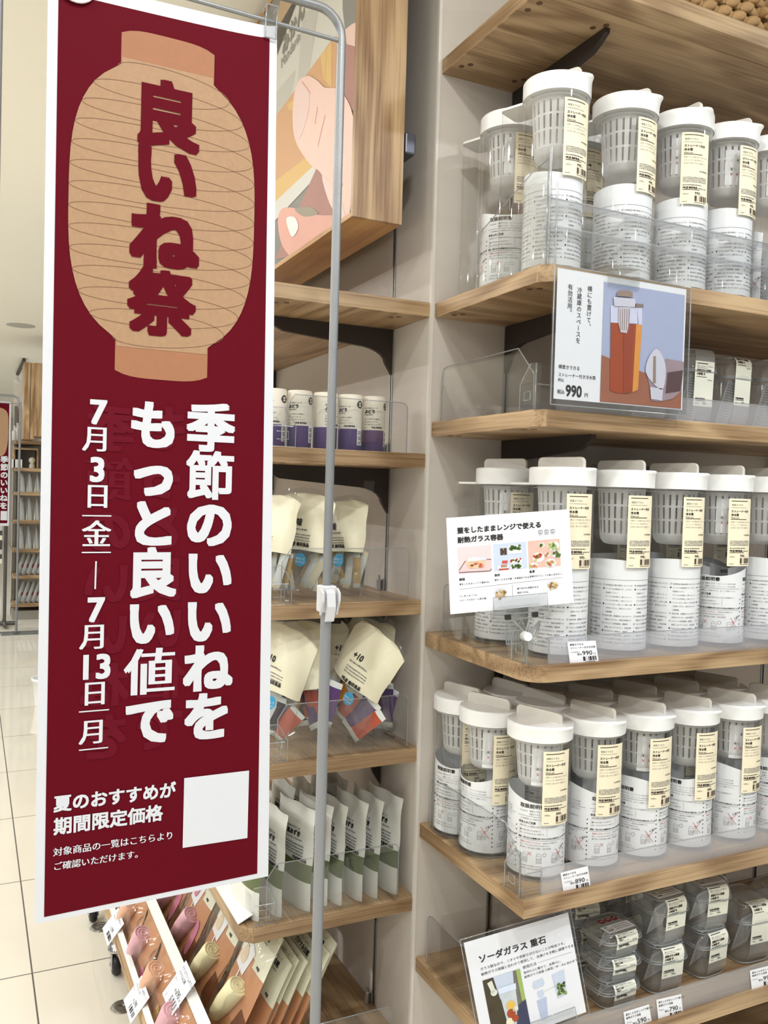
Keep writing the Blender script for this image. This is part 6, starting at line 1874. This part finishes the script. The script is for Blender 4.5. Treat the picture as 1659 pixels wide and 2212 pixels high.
MB().tube([(xs_, YF, zt_-.07), (bx0, YF, zt_-.07)], .004, 6).build('rod', pole_m, fst)
m_ = MB(); m_.box(xs_-.13, xs_+.55, YF-.06, YF-.02, 0, .012); m_.box(xs_-.16, xs_+.55, YF+.06, YF+.10, 0, .012); m_.box(xs_-.02, xs_+.02, YF-.05, YF+.09, .004, .012)
m_.build('foot', mat('foot_grey', S(128, 132, 134), .35, .6), fst)
# ceiling: track with spot lamp, round speaker, downlights
sp_ = on(45, 703, z=CEIL-.001)
m_ = MB(); m_.lathe([(.125, -.004), (.125, 0)], (sp_.x, sp_.y, CEIL), 32); m_.lathe([(.001, -.005), (.105, -.005), (.125, -.004)], (sp_.x, sp_.y, CEIL), 32, 1)
tag(m_.build('ceiling_speaker', [mat('speaker_rim', S(205, 200, 190), .5), mat('speaker_grille', S(186, 184, 178), .6)]), 'round flat grey speaker in the ceiling at the left', 'speaker')
lp = on(22, 808, y=6.2)
tr = thing('track_spotlight', 'white ceiling spotlight on a dark track at the far left', 'spotlight', (lp.x, lp.y, CEIL))
ta_, tb_ = on(52, 775, z=CEIL-.01), on(38, 806, z=CEIL-.01)
m_ = MB(); d_ = (tb_-ta_); nrm = Vector((-d_.y, d_.x, 0)).normalized()*.018
m_.prism([ta_-nrm, ta_+nrm, tb_+nrm, tb_-nrm], (0, 0, -.03)); m_.build('track', mat('track_dark', S(70, 66, 60), .5), tr)
sl_ = tb_+Vector((0, 0, -.03))
h_ = MB(); h_.tube([sl_, sl_+Vector((0, 0, -.05))], .012, 8); h_.tube([sl_+Vector((-.01, .0, -.06)), sl_+Vector((.045, -.05, -.19))], [.042, .050], 16); h_.build('lamp_head', white_pl, tr)
glow = bpy.data.materials.new('lamp_glow'); glow.use_nodes = True
nt = glow.node_tree; nt.nodes.remove(nt.nodes['Principled BSDF']); em = nt.nodes.new('ShaderNodeEmission'); em.inputs[0].default_value = (1, .97, .92, 1); em.inputs[1].default_value = 14
nt.links.new(em.outputs[0], nt.nodes['Material Output'].inputs['Surface'])
for i, (lx_, ly_, lw_) in enumerate(LAMPS):  # the added fill lamps get fixtures too
    dl = thing('downlight', f'recessed round ceiling downlight, number {i+1} along the aisle', 'ceiling light', (lx_, ly_, CEIL), 'recessed downlights')
    dl['label'] = 'recessed round ceiling downlight outside the picture, the leftmost added as fill'
    MB().lathe([(.066, -.001), (.070, -.010), (.090, -.006), (.092, 0)], (lx_, ly_, CEIL), 28).build('trim_ring', white_pl, dl)
    MB().lathe([(.001, -.0105), (.066, -.0105)], (lx_, ly_, CEIL), 28).build('lens', glow, dl)
wb = on(86, 1500, z=0)
m_ = MB(); m_.lathe([(.09, 0), (.105, .15), (.113, .155), (.115, .17), (.107, .172), (.100, .15), (.086, .01), (.001, .01)], (on(108, 1520, z=0).x, on(108, 1520, z=0).y, .001), 28)
tag(m_.build('white_bin', white_pl), 'white round bin showing past the left edge of the red banner', 'bin')
for o in bpy.data.objects:
    if '_w' in o: del o['_w']
